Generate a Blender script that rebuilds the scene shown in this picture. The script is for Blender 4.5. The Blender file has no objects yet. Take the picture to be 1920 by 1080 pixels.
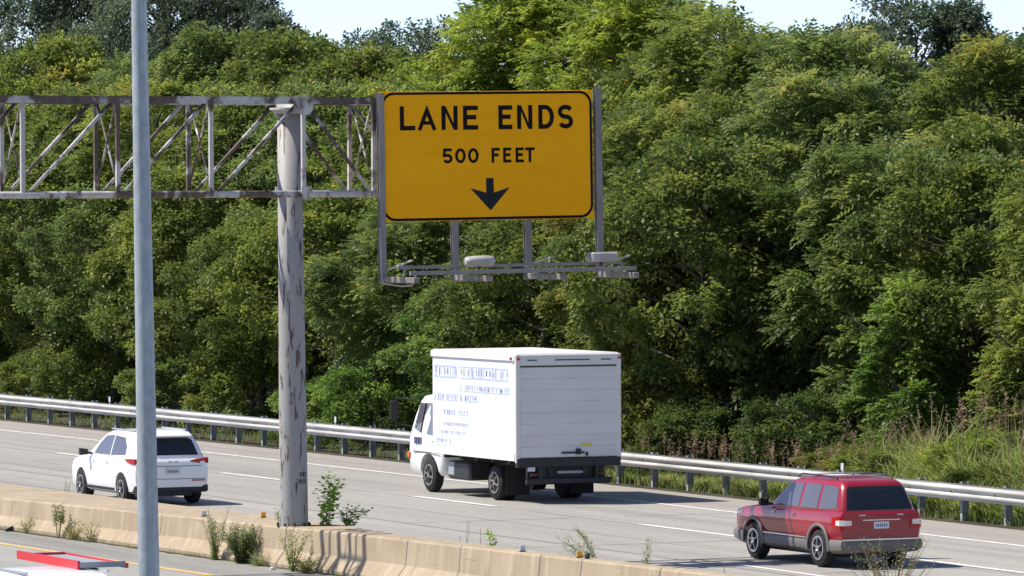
import bpy, math, random
import numpy as np
from mathutils import Matrix, Vector

random.seed(7)
R = math.radians
scene = bpy.context.scene
COL = scene.collection

# ------------------------------------------------------------------ camera
cam_d = bpy.data.cameras.new("camera")
cam_d.sensor_width = 36.0
cam_d.lens = 192.15
cam_d.clip_start = 1.0
cam_d.clip_end = 6000.0
cam = bpy.data.objects.new("camera", cam_d)
COL.objects.link(cam)
_r = (0.91163991, -0.41096718, -0.00431834)
_u = (0.0108013, 0.01345412, 0.99985115)
_b = (-0.41084791, -0.91155086, 0.0167043)
M = Matrix(((_r[0], _u[0], _b[0], 0.0), (_r[1], _u[1], _b[1], 0.0), (_r[2], _u[2], _b[2], 6.882), (0, 0, 0, 1)))
cam.matrix_world = M
scene.camera = cam

# ------------------------------------------------------------------ world and sun
SUN_TO = Vector((-0.64, 0.38, 1.0)).normalized()
SUN_EL = math.asin(SUN_TO.z)
SUN_AZ = math.atan2(SUN_TO.x, SUN_TO.y)
world = bpy.data.worlds.new("World")
scene.world = world
world.use_nodes = True
wn = world.node_tree
wn.nodes.clear()
wo = wn.nodes.new("ShaderNodeOutputWorld")
bg = wn.nodes.new("ShaderNodeBackground")
sky = wn.nodes.new("ShaderNodeTexSky")
sky.sky_type = 'NISHITA'
sky.sun_disc = False
sky.sun_elevation = SUN_EL
sky.sun_rotation = SUN_AZ
sky.altitude = 150
sky.air_density = 0.5
sky.dust_density = 0.3
sky.ozone_density = 1.0
bg.inputs["Strength"].default_value = 0.115
tint = wn.nodes.new("ShaderNodeMix"); tint.data_type = 'RGBA'; tint.blend_type = 'MULTIPLY'
tint.inputs[0].default_value = 1.0
tint.inputs[7].default_value = (0.98, 0.925, 0.98, 1)
wn.links.new(sky.outputs[0], tint.inputs[6])
wn.links.new(tint.outputs[2], bg.inputs["Color"])
wn.links.new(bg.outputs[0], wo.inputs["Surface"])
sl = bpy.data.lights.new("sun", 'SUN')
sl.energy = 3.5
sl.angle = R(0.53)
sl.color = (1.0, 0.95, 0.86)
so = bpy.data.objects.new("sun", sl)
so.rotation_euler = SUN_TO.to_track_quat('Z', 'Y').to_euler()
so.location = (0, 0, 60)
COL.objects.link(so)
scene.view_settings.view_transform = 'Standard'
scene.view_settings.look = 'None'
scene.view_settings.exposure = 0.98
scene.view_settings.gamma = 1.0
scene.cycles.max_bounces = 8
scene.cycles.transparent_max_bounces = 8

# ------------------------------------------------------------------ helpers: objects
def tag(o, label=None, cat=None, group=None, kind=None):
    if label: o["label"] = label
    if cat: o["category"] = cat
    if group: o["group"] = group
    if kind: o["kind"] = kind
    return o

def empty(name, loc=(0, 0, 0), rz=0.0, label=None, cat=None, group=None):
    o = bpy.data.objects.new(name, None)
    o.location = loc
    o.rotation_euler = (0, 0, rz)
    o.empty_display_size = 0.3
    COL.objects.link(o)
    return tag(o, label, cat, group)

class MB:
    """collects simple shapes, then links them as one mesh object"""
    def __init__(self):
        self.v, self.f, self.smooth = [], [], []
    def add(self, vs, fs, smooth=False):
        b = len(self.v)
        self.v += [tuple(p) for p in vs]
        for f in fs:
            self.f.append(tuple(b + i for i in f))
            self.smooth.append(smooth)
        return self
    def box(self, x0, x1, y0, y1, z0, z1):
        v = [(x0, y0, z0), (x1, y0, z0), (x1, y1, z0), (x0, y1, z0), (x0, y0, z1), (x1, y0, z1), (x1, y1, z1), (x0, y1, z1)]
        return self.add(v, [(3, 2, 1, 0), (4, 5, 6, 7), (0, 1, 5, 4), (1, 2, 6, 5), (2, 3, 7, 6), (3, 0, 4, 7)])
    def cbox(self, x0, x1, y0, y1, z0, z1, c=0.02):
        """box with chamfered edges"""
        def ring(z, i):
            return [(x0 + i + c, y0 + i, z), (x1 - i - c, y0 + i, z), (x1 - i, y0 + i + c, z), (x1 - i, y1 - i - c, z),
                    (x1 - i - c, y1 - i, z), (x0 + i + c, y1 - i, z), (x0 + i, y1 - i - c, z), (x0 + i, y0 + i + c, z)]
        return self.loft([ring(z0, c), ring(z0 + c, 0), ring(z1 - c, 0), ring(z1, c)], True, smooth=False)
    def loft(self, rings, closed=True, cap=True, smooth=True):
        n = len(rings[0])
        vs = [p for r in rings for p in r]
        fs = []
        for k in range(len(rings) - 1):
            for i in range(n if closed else n - 1):
                j = (i + 1) % n
                fs.append((k * n + i, k * n + j, (k + 1) * n + j, (k + 1) * n + i))
        self.add(vs, fs, smooth)
        if cap and closed:
            b = len(self.v) - len(vs)
            self.f.append(tuple(b + i for i in reversed(range(n)))); self.smooth.append(False)
            self.f.append(tuple(b + (len(rings) - 1) * n + i for i in range(n))); self.smooth.append(False)
        return self
    def tube(self, pts, rad, n=8, cap=True, smooth=True):
        pts = [Vector(p) for p in pts]
        if not hasattr(rad, '__len__'): rad = [rad] * len(pts)
        rings = []
        for i, p in enumerate(pts):
            d = (pts[min(i + 1, len(pts) - 1)] - pts[max(i - 1, 0)]).normalized()
            a = Vector((0, 0, 1)) if abs(d.z) < 0.9 else Vector((1, 0, 0))
            s = d.cross(a).normalized(); t = s.cross(d)
            rings.append([p + (s * math.cos(2 * math.pi * k / n) + t * math.sin(2 * math.pi * k / n)) * rad[i] for k in range(n)])
        return self.loft(rings, True, cap, smooth)
    def bar(self, a, b, w, h=None):
        """square bar from a to b"""
        h = h or w
        a, b = Vector(a), Vector(b)
        d = (b - a).normalized()
        up = Vector((0, 0, 1)) if abs(d.z) < 0.95 else Vector((0, 1, 0))
        s = d.cross(up).normalized(); t = s.cross(d)
        q = [s * (w / 2) * i + t * (h / 2) * j for i, j in ((-1, -1), (1, -1), (1, 1), (-1, 1))]
        return self.loft([[a + k for k in q], [b + k for k in q]], True, True, False)
    def disc(self, c, ax, r0, r1, n=24, half=0.01):
        """annulus/cylinder slab round axis 'x' or 'y' or 'z'"""
        def P(r, t, o):
            a, b = r * math.cos(t), r * math.sin(t)
            return {'x': (c[0] + o, c[1] + a, c[2] + b), 'y': (c[0] + a, c[1] + o, c[2] + b), 'z': (c[0] + a, c[1] + b, c[2] + o)}[ax]
        vs, fs = [], []
        for k in range(n):
            t = 2 * math.pi * k / n
            vs += [P(r0, t, -half), P(r1, t, -half), P(r1, t, half), P(r0, t, half)]
        for k in range(n):
            a, b = 4 * k, 4 * ((k + 1) % n)
            for i in range(4):
                j = (i + 1) % 4
                fs.append((a + i, a + j, b + j, b + i))
        return self.add(vs, fs)
    def build(self, name, material, parent=None):
        me = bpy.data.meshes.new(name)
        me.from_pydata(self.v, [], self.f)
        me.polygons.foreach_set("use_smooth", self.smooth)
        me.materials.append(material)
        me.update()
        o = bpy.data.objects.new(name, me)
        COL.objects.link(o)
        if parent: o.parent = parent
        return o

def fix_normals(o):
    import bmesh
    bm = bmesh.new(); bm.from_mesh(o.data)
    bmesh.ops.recalc_face_normals(bm, faces=bm.faces)
    bm.to_mesh(o.data); bm.free()
    return o

def copy_tree(o, parent=None):
    c = o.copy(); COL.objects.link(c)
    if parent: c.parent = parent
    for ch in list(o.children):
        copy_tree(ch, c)
    return c

# ------------------------------------------------------------------ helpers: materials
def new_mat(name):
    m = bpy.data.materials.new(name); m.use_nodes = True
    nt = m.node_tree
    return m, nt, nt.nodes["Principled BSDF"]

def plain(name, col, rough=0.5, metal=0.0, spec=0.5, coat=0.0):
    m, nt, b = new_mat(name)
    b.inputs["Base Color"].default_value = (*col, 1)
    b.inputs["Roughness"].default_value = rough
    b.inputs["Metallic"].default_value = metal
    b.inputs["Specular IOR Level"].default_value = spec
    b.inputs["Coat Weight"].default_value = coat
    return m

def ramp(nt, fac, stops):
    r = nt.nodes.new("ShaderNodeValToRGB")
    e = r.color_ramp.elements
    while len(e) < len(stops): e.new(0.5)
    for i, (p, c) in enumerate(stops):
        e[i].position = p; e[i].color = (*c, 1)
    nt.links.new(fac, r.inputs[0])
    return r.outputs[0]

def noise(nt, scale, detail=4, vec=None, rough=0.55, dist=0.0):
    n = nt.nodes.new("ShaderNodeTexNoise")
    n.inputs["Scale"].default_value = scale
    n.inputs["Detail"].default_value = detail
    n.inputs["Roughness"].default_value = rough
    n.inputs["Distortion"].default_value = dist
    if vec is not None: nt.links.new(vec, n.inputs["Vector"])
    return n.outputs["Fac"]

def scaled_pos(nt, s, kind="world"):
    if kind == "world":
        src = nt.nodes.new("ShaderNodeNewGeometry").outputs["Position"]
    else:
        src = nt.nodes.new("ShaderNodeTexCoord").outputs["Object"]
    mp = nt.nodes.new("ShaderNodeMapping")
    mp.inputs["Scale"].default_value = s
    nt.links.new(src, mp.inputs["Vector"])
    return mp.outputs["Vector"]

def mixc(nt, fac, a, b, mode='MIX'):
    mx = nt.nodes.new("ShaderNodeMix"); mx.data_type = 'RGBA'; mx.blend_type = mode
    for sock, v in ((mx.inputs[0], fac), (mx.inputs[6], a), (mx.inputs[7], b)):
        if hasattr(v, "is_linked") or hasattr(v, "links"): nt.links.new(v, sock)
        elif isinstance(v, tuple): sock.default_value = (*v, 1)
        else: sock.default_value = v
    return mx.outputs[2]

def bump(nt, b, h, strength=0.3, dist=0.01):
    bp = nt.nodes.new("ShaderNodeBump")
    bp.inputs["Strength"].default_value = strength
    bp.inputs["Distance"].default_value = dist
    nt.links.new(h, bp.inputs["Height"])
    nt.links.new(bp.outputs[0], b.inputs["Normal"])

def mottled(name, c1, c2, scale, stretch=(1, 1, 1), rough=0.8, c3=None, kind="world", lo=0.35, hi=0.65, spec=0.3, bmp=0.0):
    m, nt, b = new_mat(name)
    v = scaled_pos(nt, stretch, kind)
    f = noise(nt, scale, 6, v)
    col = ramp(nt, f, [(lo, c1), (hi, c2)])
    if c3:
        f2 = noise(nt, scale * 4.3, 5, v)
        k = ramp(nt, f2, [(0.56, (0, 0, 0)), (0.68, (1, 1, 1))])
        col = mixc(nt, k, col, c3)
    nt.links.new(col, b.inputs["Base Color"])
    b.inputs["Roughness"].default_value = rough
    b.inputs["Specular IOR Level"].default_value = spec
    if bmp: bump(nt, b, f, bmp, 0.02)
    return m

def road_mat(name, base, dark, tint):
    m, nt, b = new_mat(name)
    g = nt.nodes.new("ShaderNodeNewGeometry")
    # long wheel streaks, patches and grain
    streak = noise(nt, 1.0, 5, scaled_pos(nt, (1.3, 0.02, 1)))
    patch = noise(nt, 1.0, 4, scaled_pos(nt, (0.25, 0.06, 1)))
    grain = noise(nt, 1.0, 3, scaled_pos(nt, (14, 3, 1)))
    col = ramp(nt, streak, [(0.33, dark), (0.66, base)])
    col = mixc(nt, ramp(nt, patch, [(0.42, (0, 0, 0)), (0.62, (0.55, 0.55, 0.55))]), col, tint)
    col = mixc(nt, 0.3, col, ramp(nt, grain, [(0.25, (0.2, 0.2, 0.2)), (0.75, (1, 1, 1))]), 'MULTIPLY')
    nt.links.new(col, b.inputs["Base Color"])
    b.inputs["Roughness"].default_value = 0.88
    b.inputs["Specular IOR Level"].default_value = 0.25
    bump(nt, b, grain, 0.15, 0.01)
    return m

MAT = {}
MAT['road_far'] = road_mat('far_concrete', (0.395, 0.375, 0.335), (0.275, 0.262, 0.236), (0.33, 0.312, 0.276))
MAT['road_near'] = road_mat('near_concrete', (0.37, 0.36, 0.325), (0.28, 0.275, 0.25), (0.33, 0.315, 0.28))
MAT['shoulder'] = road_mat('shoulder_asphalt', (0.37, 0.335, 0.30), (0.29, 0.265, 0.237), (0.33, 0.30, 0.265))
MAT['near_gutter'] = road_mat('gutter_asphalt', (0.33, 0.32, 0.29), (0.18, 0.175, 0.16), (0.29, 0.28, 0.25))
MAT['joint'] = plain('joint_tar', (0.14, 0.13, 0.12), 0.9)
MAT['white_line'] = mottled('road_white', (0.52, 0.51, 0.48), (0.76, 0.75, 0.71), 3.0, (4, 0.7, 1), 0.8)
MAT['yellow_line'] = mottled('road_yellow', (0.62, 0.34, 0.10), (0.78, 0.47, 0.16), 3.0, (3, 0.5, 1), 0.7)
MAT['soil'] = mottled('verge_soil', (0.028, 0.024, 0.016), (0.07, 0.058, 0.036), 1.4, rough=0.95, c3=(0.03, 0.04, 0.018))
MAT['ground'] = mottled('far_ground', (0.12, 0.12, 0.06), (0.20, 0.18, 0.10), 0.3, rough=0.95)
MAT['galv'] = mottled('galvanised_rail', (0.36, 0.35, 0.325), (0.56, 0.54, 0.50), 1.6, (2, 0.5, 6), 0.55, spec=0.5)
MAT['galv_post'] = mottled('galvanised_post', (0.24, 0.25, 0.25), (0.36, 0.37, 0.37), 3, rough=0.65)
MAT['block'] = mottled('dark_block', (0.05, 0.048, 0.045), (0.10, 0.095, 0.09), 5, rough=0.85)
MAT['dark'] = plain('dark_plastic', (0.012, 0.012, 0.013), 0.6)
MAT['black_metal'] = plain('black_chassis', (0.018, 0.019, 0.02), 0.55)
MAT['tyre'] = plain('tyre_rubber', (0.022, 0.022, 0.023), 0.8, spec=0.25)
MAT['rim'] = plain('alloy', (0.55, 0.55, 0.55), 0.3, 0.85)
MAT['steel'] = plain('dirty_steel', (0.22, 0.21, 0.20), 0.6, 0.3)
MAT['glass'] = plain('dark_glass', (0.018, 0.022, 0.024), 0.06, spec=0.6)
MAT['glass_side'] = plain('side_glass', (0.10, 0.095, 0.11), 0.08, spec=0.8)
MAT['white_paint'] = plain('white_paint', (0.78, 0.79, 0.79), 0.28, spec=0.5, coat=0.5)
MAT['red_paint'] = plain('red_paint', (0.27, 0.006, 0.015), 0.28, spec=0.5, coat=0.6)
MAT['taupe'] = plain('taupe_cladding', (0.135, 0.12, 0.11), 0.55)
MAT['chrome'] = plain('chrome', (0.75, 0.75, 0.75), 0.15, 1.0)
MAT['silver'] = plain('silver_plastic', (0.50, 0.50, 0.50), 0.35, 0.4)
MAT['red_lens'] = plain('red_lens', (0.42, 0.008, 0.012), 0.12, spec=0.7)
MAT['clear_lens'] = plain('clear_lens', (0.72, 0.70, 0.66), 0.12, spec=0.7)
MAT['orange_lens'] = plain('orange_lens', (0.75, 0.14, 0.03), 0.2)
MAT['plate'] = plain('number_plate', (0.62, 0.65, 0.68), 0.45)
MAT['plate_ink'] = plain('plate_ink', (0.08, 0.09, 0.16), 0.5)
MAT['box_white'] = mottled('box_white', (0.63, 0.65, 0.67), (0.69, 0.71, 0.73), 0.6, (1, 1, 3), 0.4)
MAT['box_door'] = mottled('roll_door', (0.64, 0.63, 0.605), (0.71, 0.70, 0.675), 0.8, (1, 1, 4), 0.4)
MAT['box_trim'] = mottled('box_trim', (0.66, 0.64, 0.58), (0.74, 0.72, 0.67), 2.0, rough=0.4)
MAT['lettering'] = plain('faded_blue_lettering', (0.42, 0.48, 0.70), 0.5)
MAT['amber'] = plain('amber_reflector', (0.80, 0.38, 0.01), 0.35)
MAT['marker_grey'] = plain('grey_reflector', (0.55, 0.58, 0.63), 0.35)
MAT['sticker'] = plain('yellow_sticker', (0.75, 0.62, 0.06), 0.5)
MAT['sign_black'] = plain('sign_black', (0.010, 0.009, 0.010), 0.7, spec=0.1)
MAT['lamp_white'] = mottled('luminaire_shell', (0.33, 0.315, 0.285), (0.46, 0.44, 0.40), 4, rough=0.5)
MAT['bark'] = mottled('bark', (0.05, 0.042, 0.034), (0.15, 0.13, 0.105), 4, (1, 1, 0.3), 0.95)
MAT['stem'] = plain('weed_stem', (0.22, 0.21, 0.09), 0.8)
MAT['dry_stem'] = plain('dry_stem', (0.14, 0.11, 0.085), 0.9)
MAT['rail_red'] = plain('red_rack', (0.55, 0.02, 0.03), 0.4)
MAT['tray'] = plain('grey_tray', (0.30, 0.32, 0.34), 0.5)

def rusty(name, stretch, amount, grey=0.43, freq=1.0):
    m, nt, b = new_mat(name)
    v = scaled_pos(nt, stretch)
    f = noise(nt, freq, 4, v, 0.62)
    fine = noise(nt, 9.0, 5, v, 0.6)
    gc = ramp(nt, fine, [(0.3, (grey * 0.8, grey * 0.77, grey * 0.73)), (0.7, (grey * 1.08, grey * 1.04, grey * 0.99))])
    rust = ramp(nt, fine, [(0.3, (0.055, 0.034, 0.025)), (0.75, (0.135, 0.095, 0.075))])
    k = ramp(nt, f, [(amount - 0.03, (1, 1, 1)), (amount + 0.03, (0, 0, 0))])
    nt.links.new(mixc(nt, k, gc, rust), b.inputs["Base Color"])
    b.inputs["Roughness"].default_value = 0.6
    return m
MAT['gantry'] = rusty('rusted_gantry_paint', (1.1, 0.3, 0.8), 0.495, 0.50)
MAT['gantry_diag'] = rusty('rusted_diagonal_paint', (1.6, 1.6, 1.6), 0.525, 0.50)
MAT['gantry_post'] = rusty('streaked_post_paint', (11.0, 11.0, 1.9), 0.405, 0.34, 1.0)
MAT['mast'] = mottled('mast_grey', (0.20, 0.19, 0.175), (0.29, 0.275, 0.255), 3.0, (1, 1, 0.3), 0.6)

MAT['arm'] = mottled('arm_brown_grey', (0.15, 0.135, 0.12), (0.24, 0.215, 0.195), 5.0, rough=0.65)

def pole_mat():
    m, nt, b = new_mat('galvanised_pole')
    v = scaled_pos(nt, (1, 1, 0.5), "object")
    f = noise(nt, 14, 5, v)
    s = noise(nt, 3.0, 4, scaled_pos(nt, (3, 3, 0.35), "object"))
    c = ramp(nt, f, [(0.3, (0.275, 0.315, 0.345)), (0.7, (0.40, 0.44, 0.47))])
    c = mixc(nt, ramp(nt, s, [(0.56, (0, 0, 0)), (0.66, (0.7, 0.7, 0.7))]), c, (0.46, 0.50, 0.53))
    nt.links.new(c, b.inputs["Base Color"])
    b.inputs["Roughness"].default_value = 0.5
    b.inputs["Metallic"].default_value = 0.25
    return m
MAT['pole'] = pole_mat()

def sign_mat():
    m, nt, b = new_mat('sign_orange')
    v = scaled_pos(nt, (0.15, 1, 2.2), "object")
    f = noise(nt, 1.6, 3, v)
    g = noise(nt, 30, 3, scaled_pos(nt, (0.1, 1, 1), "object"))
    c = ramp(nt, f, [(0.35, (0.93, 0.40, 0.005)), (0.65, (0.98, 0.45, 0.008))])
    c = mixc(nt, 0.08, c, ramp(nt, g, [(0.3, (0.6, 0.6, 0.6)), (0.7, (1, 1, 1))]), 'MULTIPLY')
    nt.links.new(c, b.inputs["Base Color"])
    b.inputs["Roughness"].default_value = 0.6
    b.inputs["Specular IOR Level"].default_value = 0.08
    return m
MAT['sign'] = sign_mat()

def concrete_mat():
    m, nt, b = new_mat('barrier_concrete')
    big = noise(nt, 0.8, 5, scaled_pos(nt, (1, 1, 1)))
    drip = noise(nt, 1.0, 5, scaled_pos(nt, (5, 5, 0.5)))
    pit = noise(nt, 38, 2, scaled_pos(nt, (1, 1, 1)))
    c = ramp(nt, big, [(0.3, (0.31, 0.242, 0.165)), (0.7, (0.39, 0.312, 0.218))])
    c = mixc(nt, ramp(nt, drip, [(0.52, (0, 0, 0)), (0.70, (0.6, 0.6, 0.6))]), c, (0.47, 0.392, 0.29))
    c = mixc(nt, ramp(nt, drip, [(0.30, (0.5, 0.5, 0.5)), (0.42, (0, 0, 0))]), c, (0.235, 0.188, 0.135))
    c = mixc(nt, ramp(nt, pit, [(0.27, (0.75, 0.75, 0.75)), (0.31, (0, 0, 0))]), c, (0.12, 0.10, 0.08))
    scuff = noise(nt, 1.0, 4, scaled_pos(nt, (2, 0.55, 16)), 0.6)
    c = mixc(nt, ramp(nt, scuff, [(0.66, (0, 0, 0)), (0.72, (0.55, 0.55, 0.55))]), c, (0.13, 0.11, 0.09))
    chip = noise(nt, 6.0, 3, scaled_pos(nt, (1, 1, 1)), 0.7)
    c = mixc(nt, ramp(nt, chip, [(0.70, (0, 0, 0)), (0.74, (0.8, 0.8, 0.8))]), c, (0.52, 0.45, 0.36))
    nt.links.new(c, b.inputs["Base Color"])
    b.inputs["Roughness"].default_value = 0.9
    b.inputs["Specular IOR Level"].default_value = 0.2
    bump(nt, b, pit, 0.2, 0.01)
    return m
MAT['concrete'] = concrete_mat()

def leaf_mat(name, dark, mid, light, accent, trans=0.35):
    m, nt, b = new_mat(name)
    at = nt.nodes.new("ShaderNodeAttribute"); at.attribute_name = "tint"
    col = ramp(nt, at.outputs["Fac"], [(0.0, dark), (0.45, mid), (0.9, light), (1.0, accent)])
    oi = nt.nodes.new("ShaderNodeObjectInfo")
    col = mixc(nt, 1.0, col, oi.outputs["Color"], 'MULTIPLY')
    out = nt.nodes["Material Output"]
    nt.links.new(col, b.inputs["Base Color"])
    b.inputs["Roughness"].default_value = 0.5
    b.inputs["Specular IOR Level"].default_value = 0.35
    tr = nt.nodes.new("ShaderNodeBsdfTranslucent")
    hs = nt.nodes.new("ShaderNodeHueSaturation")
    hs.inputs["Saturation"].default_value = 1.03
    hs.inputs["Value"].default_value = 1.5
    nt.links.new(col, hs.inputs["Color"])
    nt.links.new(hs.outputs[0], tr.inputs["Color"])
    ms = nt.nodes.new("ShaderNodeMixShader")
    ms.inputs[0].default_value = trans
    nt.links.new(b.outputs[0], ms.inputs[1])
    nt.links.new(tr.outputs[0], ms.inputs[2])
    nt.links.new(ms.outputs[0], out.inputs["Surface"])
    return m
MAT['leaf'] = leaf_mat('tree_leaves', (0.062, 0.098, 0.027), (0.128, 0.178, 0.048), (0.235, 0.270, 0.075), (0.34, 0.23, 0.05), 0.5)
MAT['leaf_far'] = leaf_mat('far_tree_leaves', (0.060, 0.090, 0.054), (0.096, 0.134, 0.076), (0.145, 0.185, 0.10), (0.16, 0.18, 0.11), 0.40)  # bluish cast is distance haze mixed into the leaf colour
MAT['weed'] = leaf_mat('weed_leaves', (0.12, 0.16, 0.045), (0.20, 0.25, 0.075), (0.30, 0.33, 0.12), (0.32, 0.28, 0.12))
MAT['grass'] = leaf_mat('tall_grass_blades', (0.13, 0.175, 0.045), (0.25, 0.30, 0.085), (0.44, 0.45, 0.18), (0.36, 0.31, 0.14), 0.4)
MAT['plume'] = leaf_mat('grass_plumes', (0.16, 0.105, 0.07), (0.27, 0.19, 0.13), (0.36, 0.27, 0.19), (0.34, 0.25, 0.16), 0.3)

# ------------------------------------------------------------------ the setting
CURV = -0.000245
def bend(Y): return CURV * (Y - 121.5) ** 2

def strip(mb, x0, x1, y0, y1, z, step=4.0, follow=True):
    n = max(1, int(math.ceil((y1 - y0) / step)))
    ys = [y0 + (y1 - y0) * i / n for i in range(n + 1)]
    vs, fs = [], []
    for y in ys:
        b = bend(y) if follow else 0
        vs += [(x0 + b, y, z), (x1 + b, y, z)]
    for i in range(n):
        fs.append((2 * i, 2 * i + 1, 2 * i + 3, 2 * i + 2))
    mb.add(vs, fs)

def structure(mb, name, m):
    o = mb.build(name, m); o["kind"] = "structure"; return o

g = MB(); g.box(-3500, 3500, -3000, 5000, -1.0, -0.02)
structure(g, 'ground', MAT['ground'])
Y0, Y1 = 20, 330
g = MB(); strip(g, 42.2, 53.35, Y0, Y1, 0.0); structure(g, 'road', MAT['road_far'])
g = MB(); strip(g, 53.35, 55.62, Y0, Y1, 0.0); structure(g, 'road_shoulder', MAT['shoulder'])
g = MB(); strip(g, 38.6, 42.2, Y0, Y1, 0.0); structure(g, 'median_shoulder', MAT['shoulder'])
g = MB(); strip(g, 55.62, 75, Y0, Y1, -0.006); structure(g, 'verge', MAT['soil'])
def near_x(Y): return 36.40 - 0.040 * (Y - 86)
def strip_near(mb, d0, d1, y0, y1, z):
    n = 30
    vs, fs = [], []
    for i in range(n + 1):
        y = y0 + (y1 - y0) * i / n
        vs += [(near_x(y) + d0, y, z), (near_x(y) + d1, y, z)]
    for i in range(n): fs.append((2 * i, 2 * i + 1, 2 * i + 3, 2 * i + 2))
    mb.add(vs, fs)
g = MB(); strip_near(g, -14.5, -0.05, 20, 200, 0.002); structure(g, 'near_road', MAT['road_near'])
g = MB(); strip_near(g, -0.05, 2.4, 20, 200, 0.0); structure(g, 'near_shoulder', MAT['near_gutter'])
g = MB()
rr = random.Random(77)
vs, fs = [], []
for i in range(241):
    y = 50 + i * 0.4
    xb = 0
    for (ya, va), (yb2, vb) in zip([(150, 35.4), (112, 37.1), (108.8, 37.25), (100, 37.73), (94, 38.0), (92.6, 38.17), (90, 38.2), (85, 38.3), (76, 38.45), (50, 38.8)], [(112, 37.1), (108.8, 37.25), (100, 37.73), (94, 38.0), (92.6, 38.17), (90, 38.2), (85, 38.3), (76, 38.45), (50, 38.8), (40, 39)]):
        if ya >= y >= yb2: xb = va + (vb - va) * (ya - y) / (ya - yb2); break
    vs += [(xb - 0.24 - rr.uniform(0.03, 0.16), y, 0.0075), (xb - 0.1, y, 0.0075)]
for i in range(240): fs.append((2 * i, 2 * i + 1, 2 * i + 3, 2 * i + 2))
g.add(vs, fs)
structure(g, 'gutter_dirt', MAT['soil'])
# painted lines of the road
g = MB()
strip(g, 53.15, 53.30, Y0, Y1, 0.006)
for k in range(-9, 10):
    y = 127.66 - 12.19 * k
    strip(g, 49.48, 49.65, y - 4.65, y, 0.006)
    if k in (3, 4, 5, -3): strip(g, 45.84, 45.97, y - 4.65, y, 0.006)
structure(g, 'road_white_lines', MAT['white_line'])
g = MB(); strip_near(g, -0.32, -0.17, 20, 200, 0.008); structure(g, 'road_yellow_line', MAT['yellow_line'])
g = MB()
for k in (-7.6, -11.3):
    for j in range(14):
        strip_near(g, k - 0.06, k + 0.06, 20 + j * 12.2, 23 + j * 12.2, 0.008)
structure(g, 'near_road_white_lines', MAT['white_line'])
# tarred joints between the slabs
g = MB()
def wavy(x, y0, y1, w, z, seed, amp=0.02):
    rr = random.Random(seed)
    n = int((y1 - y0) / 0.8)
    vs, fs, off = [], [], 0
    for i in range(n + 1):
        y = y0 + (y1 - y0) * i / n
        off = off * 0.85 + rr.uniform(-amp, amp)
        ww = w * rr.uniform(0.45, 1.2)
        vs += [(x + off - ww / 2 + bend(y), y, z), (x + off + ww / 2 + bend(y), y, z)]
    for i in range(n): fs.append((2 * i, 2 * i + 1, 2 * i + 3, 2 * i + 2))
    g.add(vs, fs)
wavy(49.44, 60, 230, 0.035, 0.004, 1)
wavy(45.42, 60, 230, 0.05, 0.004, 2, 0.035)
wavy(47.4, 60, 170, 0.02, 0.004, 3, 0.03)
wavy(43.3, 60, 170, 0.03, 0.004, 5, 0.03)
for i, y in enumerate((76, 88.3, 97.5, 106, 118.2, 127.6, 136.1, 148, 160, 172)):
    rr = random.Random(i + 50)
    x, yy = 42.3, y
    while x < 53.0:
        L = rr.uniform(0.4, 0.9)
        if rr.random() < 0.45:
            g.add([(x + bend(yy), yy - 0.02, 0.004), (x + L + bend(yy), yy - 0.02, 0.004), (x + L + bend(yy), yy + 0.02, 0.004), (x + bend(yy), yy + 0.02, 0.004)], [(0, 1, 2, 3)])
        x += L
structure(g, 'road_joints', MAT['joint'])

# ------------------------------------------------------------------ guardrail
gr = empty('guardrail', (55.88, 121.5, 0), 0, 'long galvanised W-beam guardrail on steel posts along the far shoulder, in front of the trees', 'guardrail')
prof = [(0.050, 0.455), (0.075, 0.485), (0.0, 0.515), (-0.004, 0.555), (0.0, 0.575), (0.078, 0.605), (0.078, 0.645), (0.0, 0.675), (-0.004, 0.695), (0.0, 0.735), (0.075, 0.765), (0.050, 0.795)]
m_ = MB()
rings = []
for i in range(0, 151):
    Y = 55 + i * 1.27
    rings.append([(p[0] + bend(Y), Y - 121.5, p[1]) for p in prof])
m_.loft(rings, False, False, True)
rings = [[(x + 0.006, y, z) for x, y, z in r] for r in rings]
m_.loft([list(reversed(r)) for r in rings], False, False, True)
m_.build('rail', MAT['galv'], gr)
post0 = block0 = None
for n in range(-10, 46):
    Y = 162.205 - 1.905 * n
    if post0 is None:
        p_ = MB()
        p_.box(0.0, 0.008, -0.05, 0.05, -0.3, 0.82)
        p_.box(0.008, 0.142, -0.004, 0.004, -0.3, 0.82)
        p_.box(0.142, 0.15, -0.05, 0.05, -0.3, 0.82)
        po = p_.build('post', MAT['galv_post'], gr)
        b_ = MB(); b_.cbox(-0.15, -0.003, -0.05, 0.05, 0.44, 0.79, 0.008)
        bo = b_.build('block', MAT['block'], po)
        post0, block0 = po, bo
    else:
        po = post0.copy(); COL.objects.link(po); po.parent = gr
        bo = block0.copy(); COL.objects.link(bo); bo.parent = po
    po.location = (0.235 + bend(Y), Y - 121.5, 0)
    if n == -10:
        q_ = MB(); q_.disc((-0.245, 0, 0.625), 'x', 0.0, 0.022, 8, 0.01)
        bolt0 = q_.build('bolt', MAT['black_metal'], po)
    else:
        q_ = bolt0.copy(); COL.objects.link(q_); q_.parent = po
for Y, dk in ((152.7, 0), (135.6, 0), (106.4, 1)):
    d_ = MB()
    d_.cbox(0.06 + bend(Y), 0.085 + bend(Y), Y - 121.5 - 0.06, Y - 121.5 + 0.06, 0.84, 1.0, 0.01)
    d_.box(0.065 + bend(Y), 0.08 + bend(Y), Y - 121.5 - 0.015, Y - 121.5 + 0.015, 0.76, 0.845)
    d_.build('reflector', MAT['marker_grey'], gr)

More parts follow.
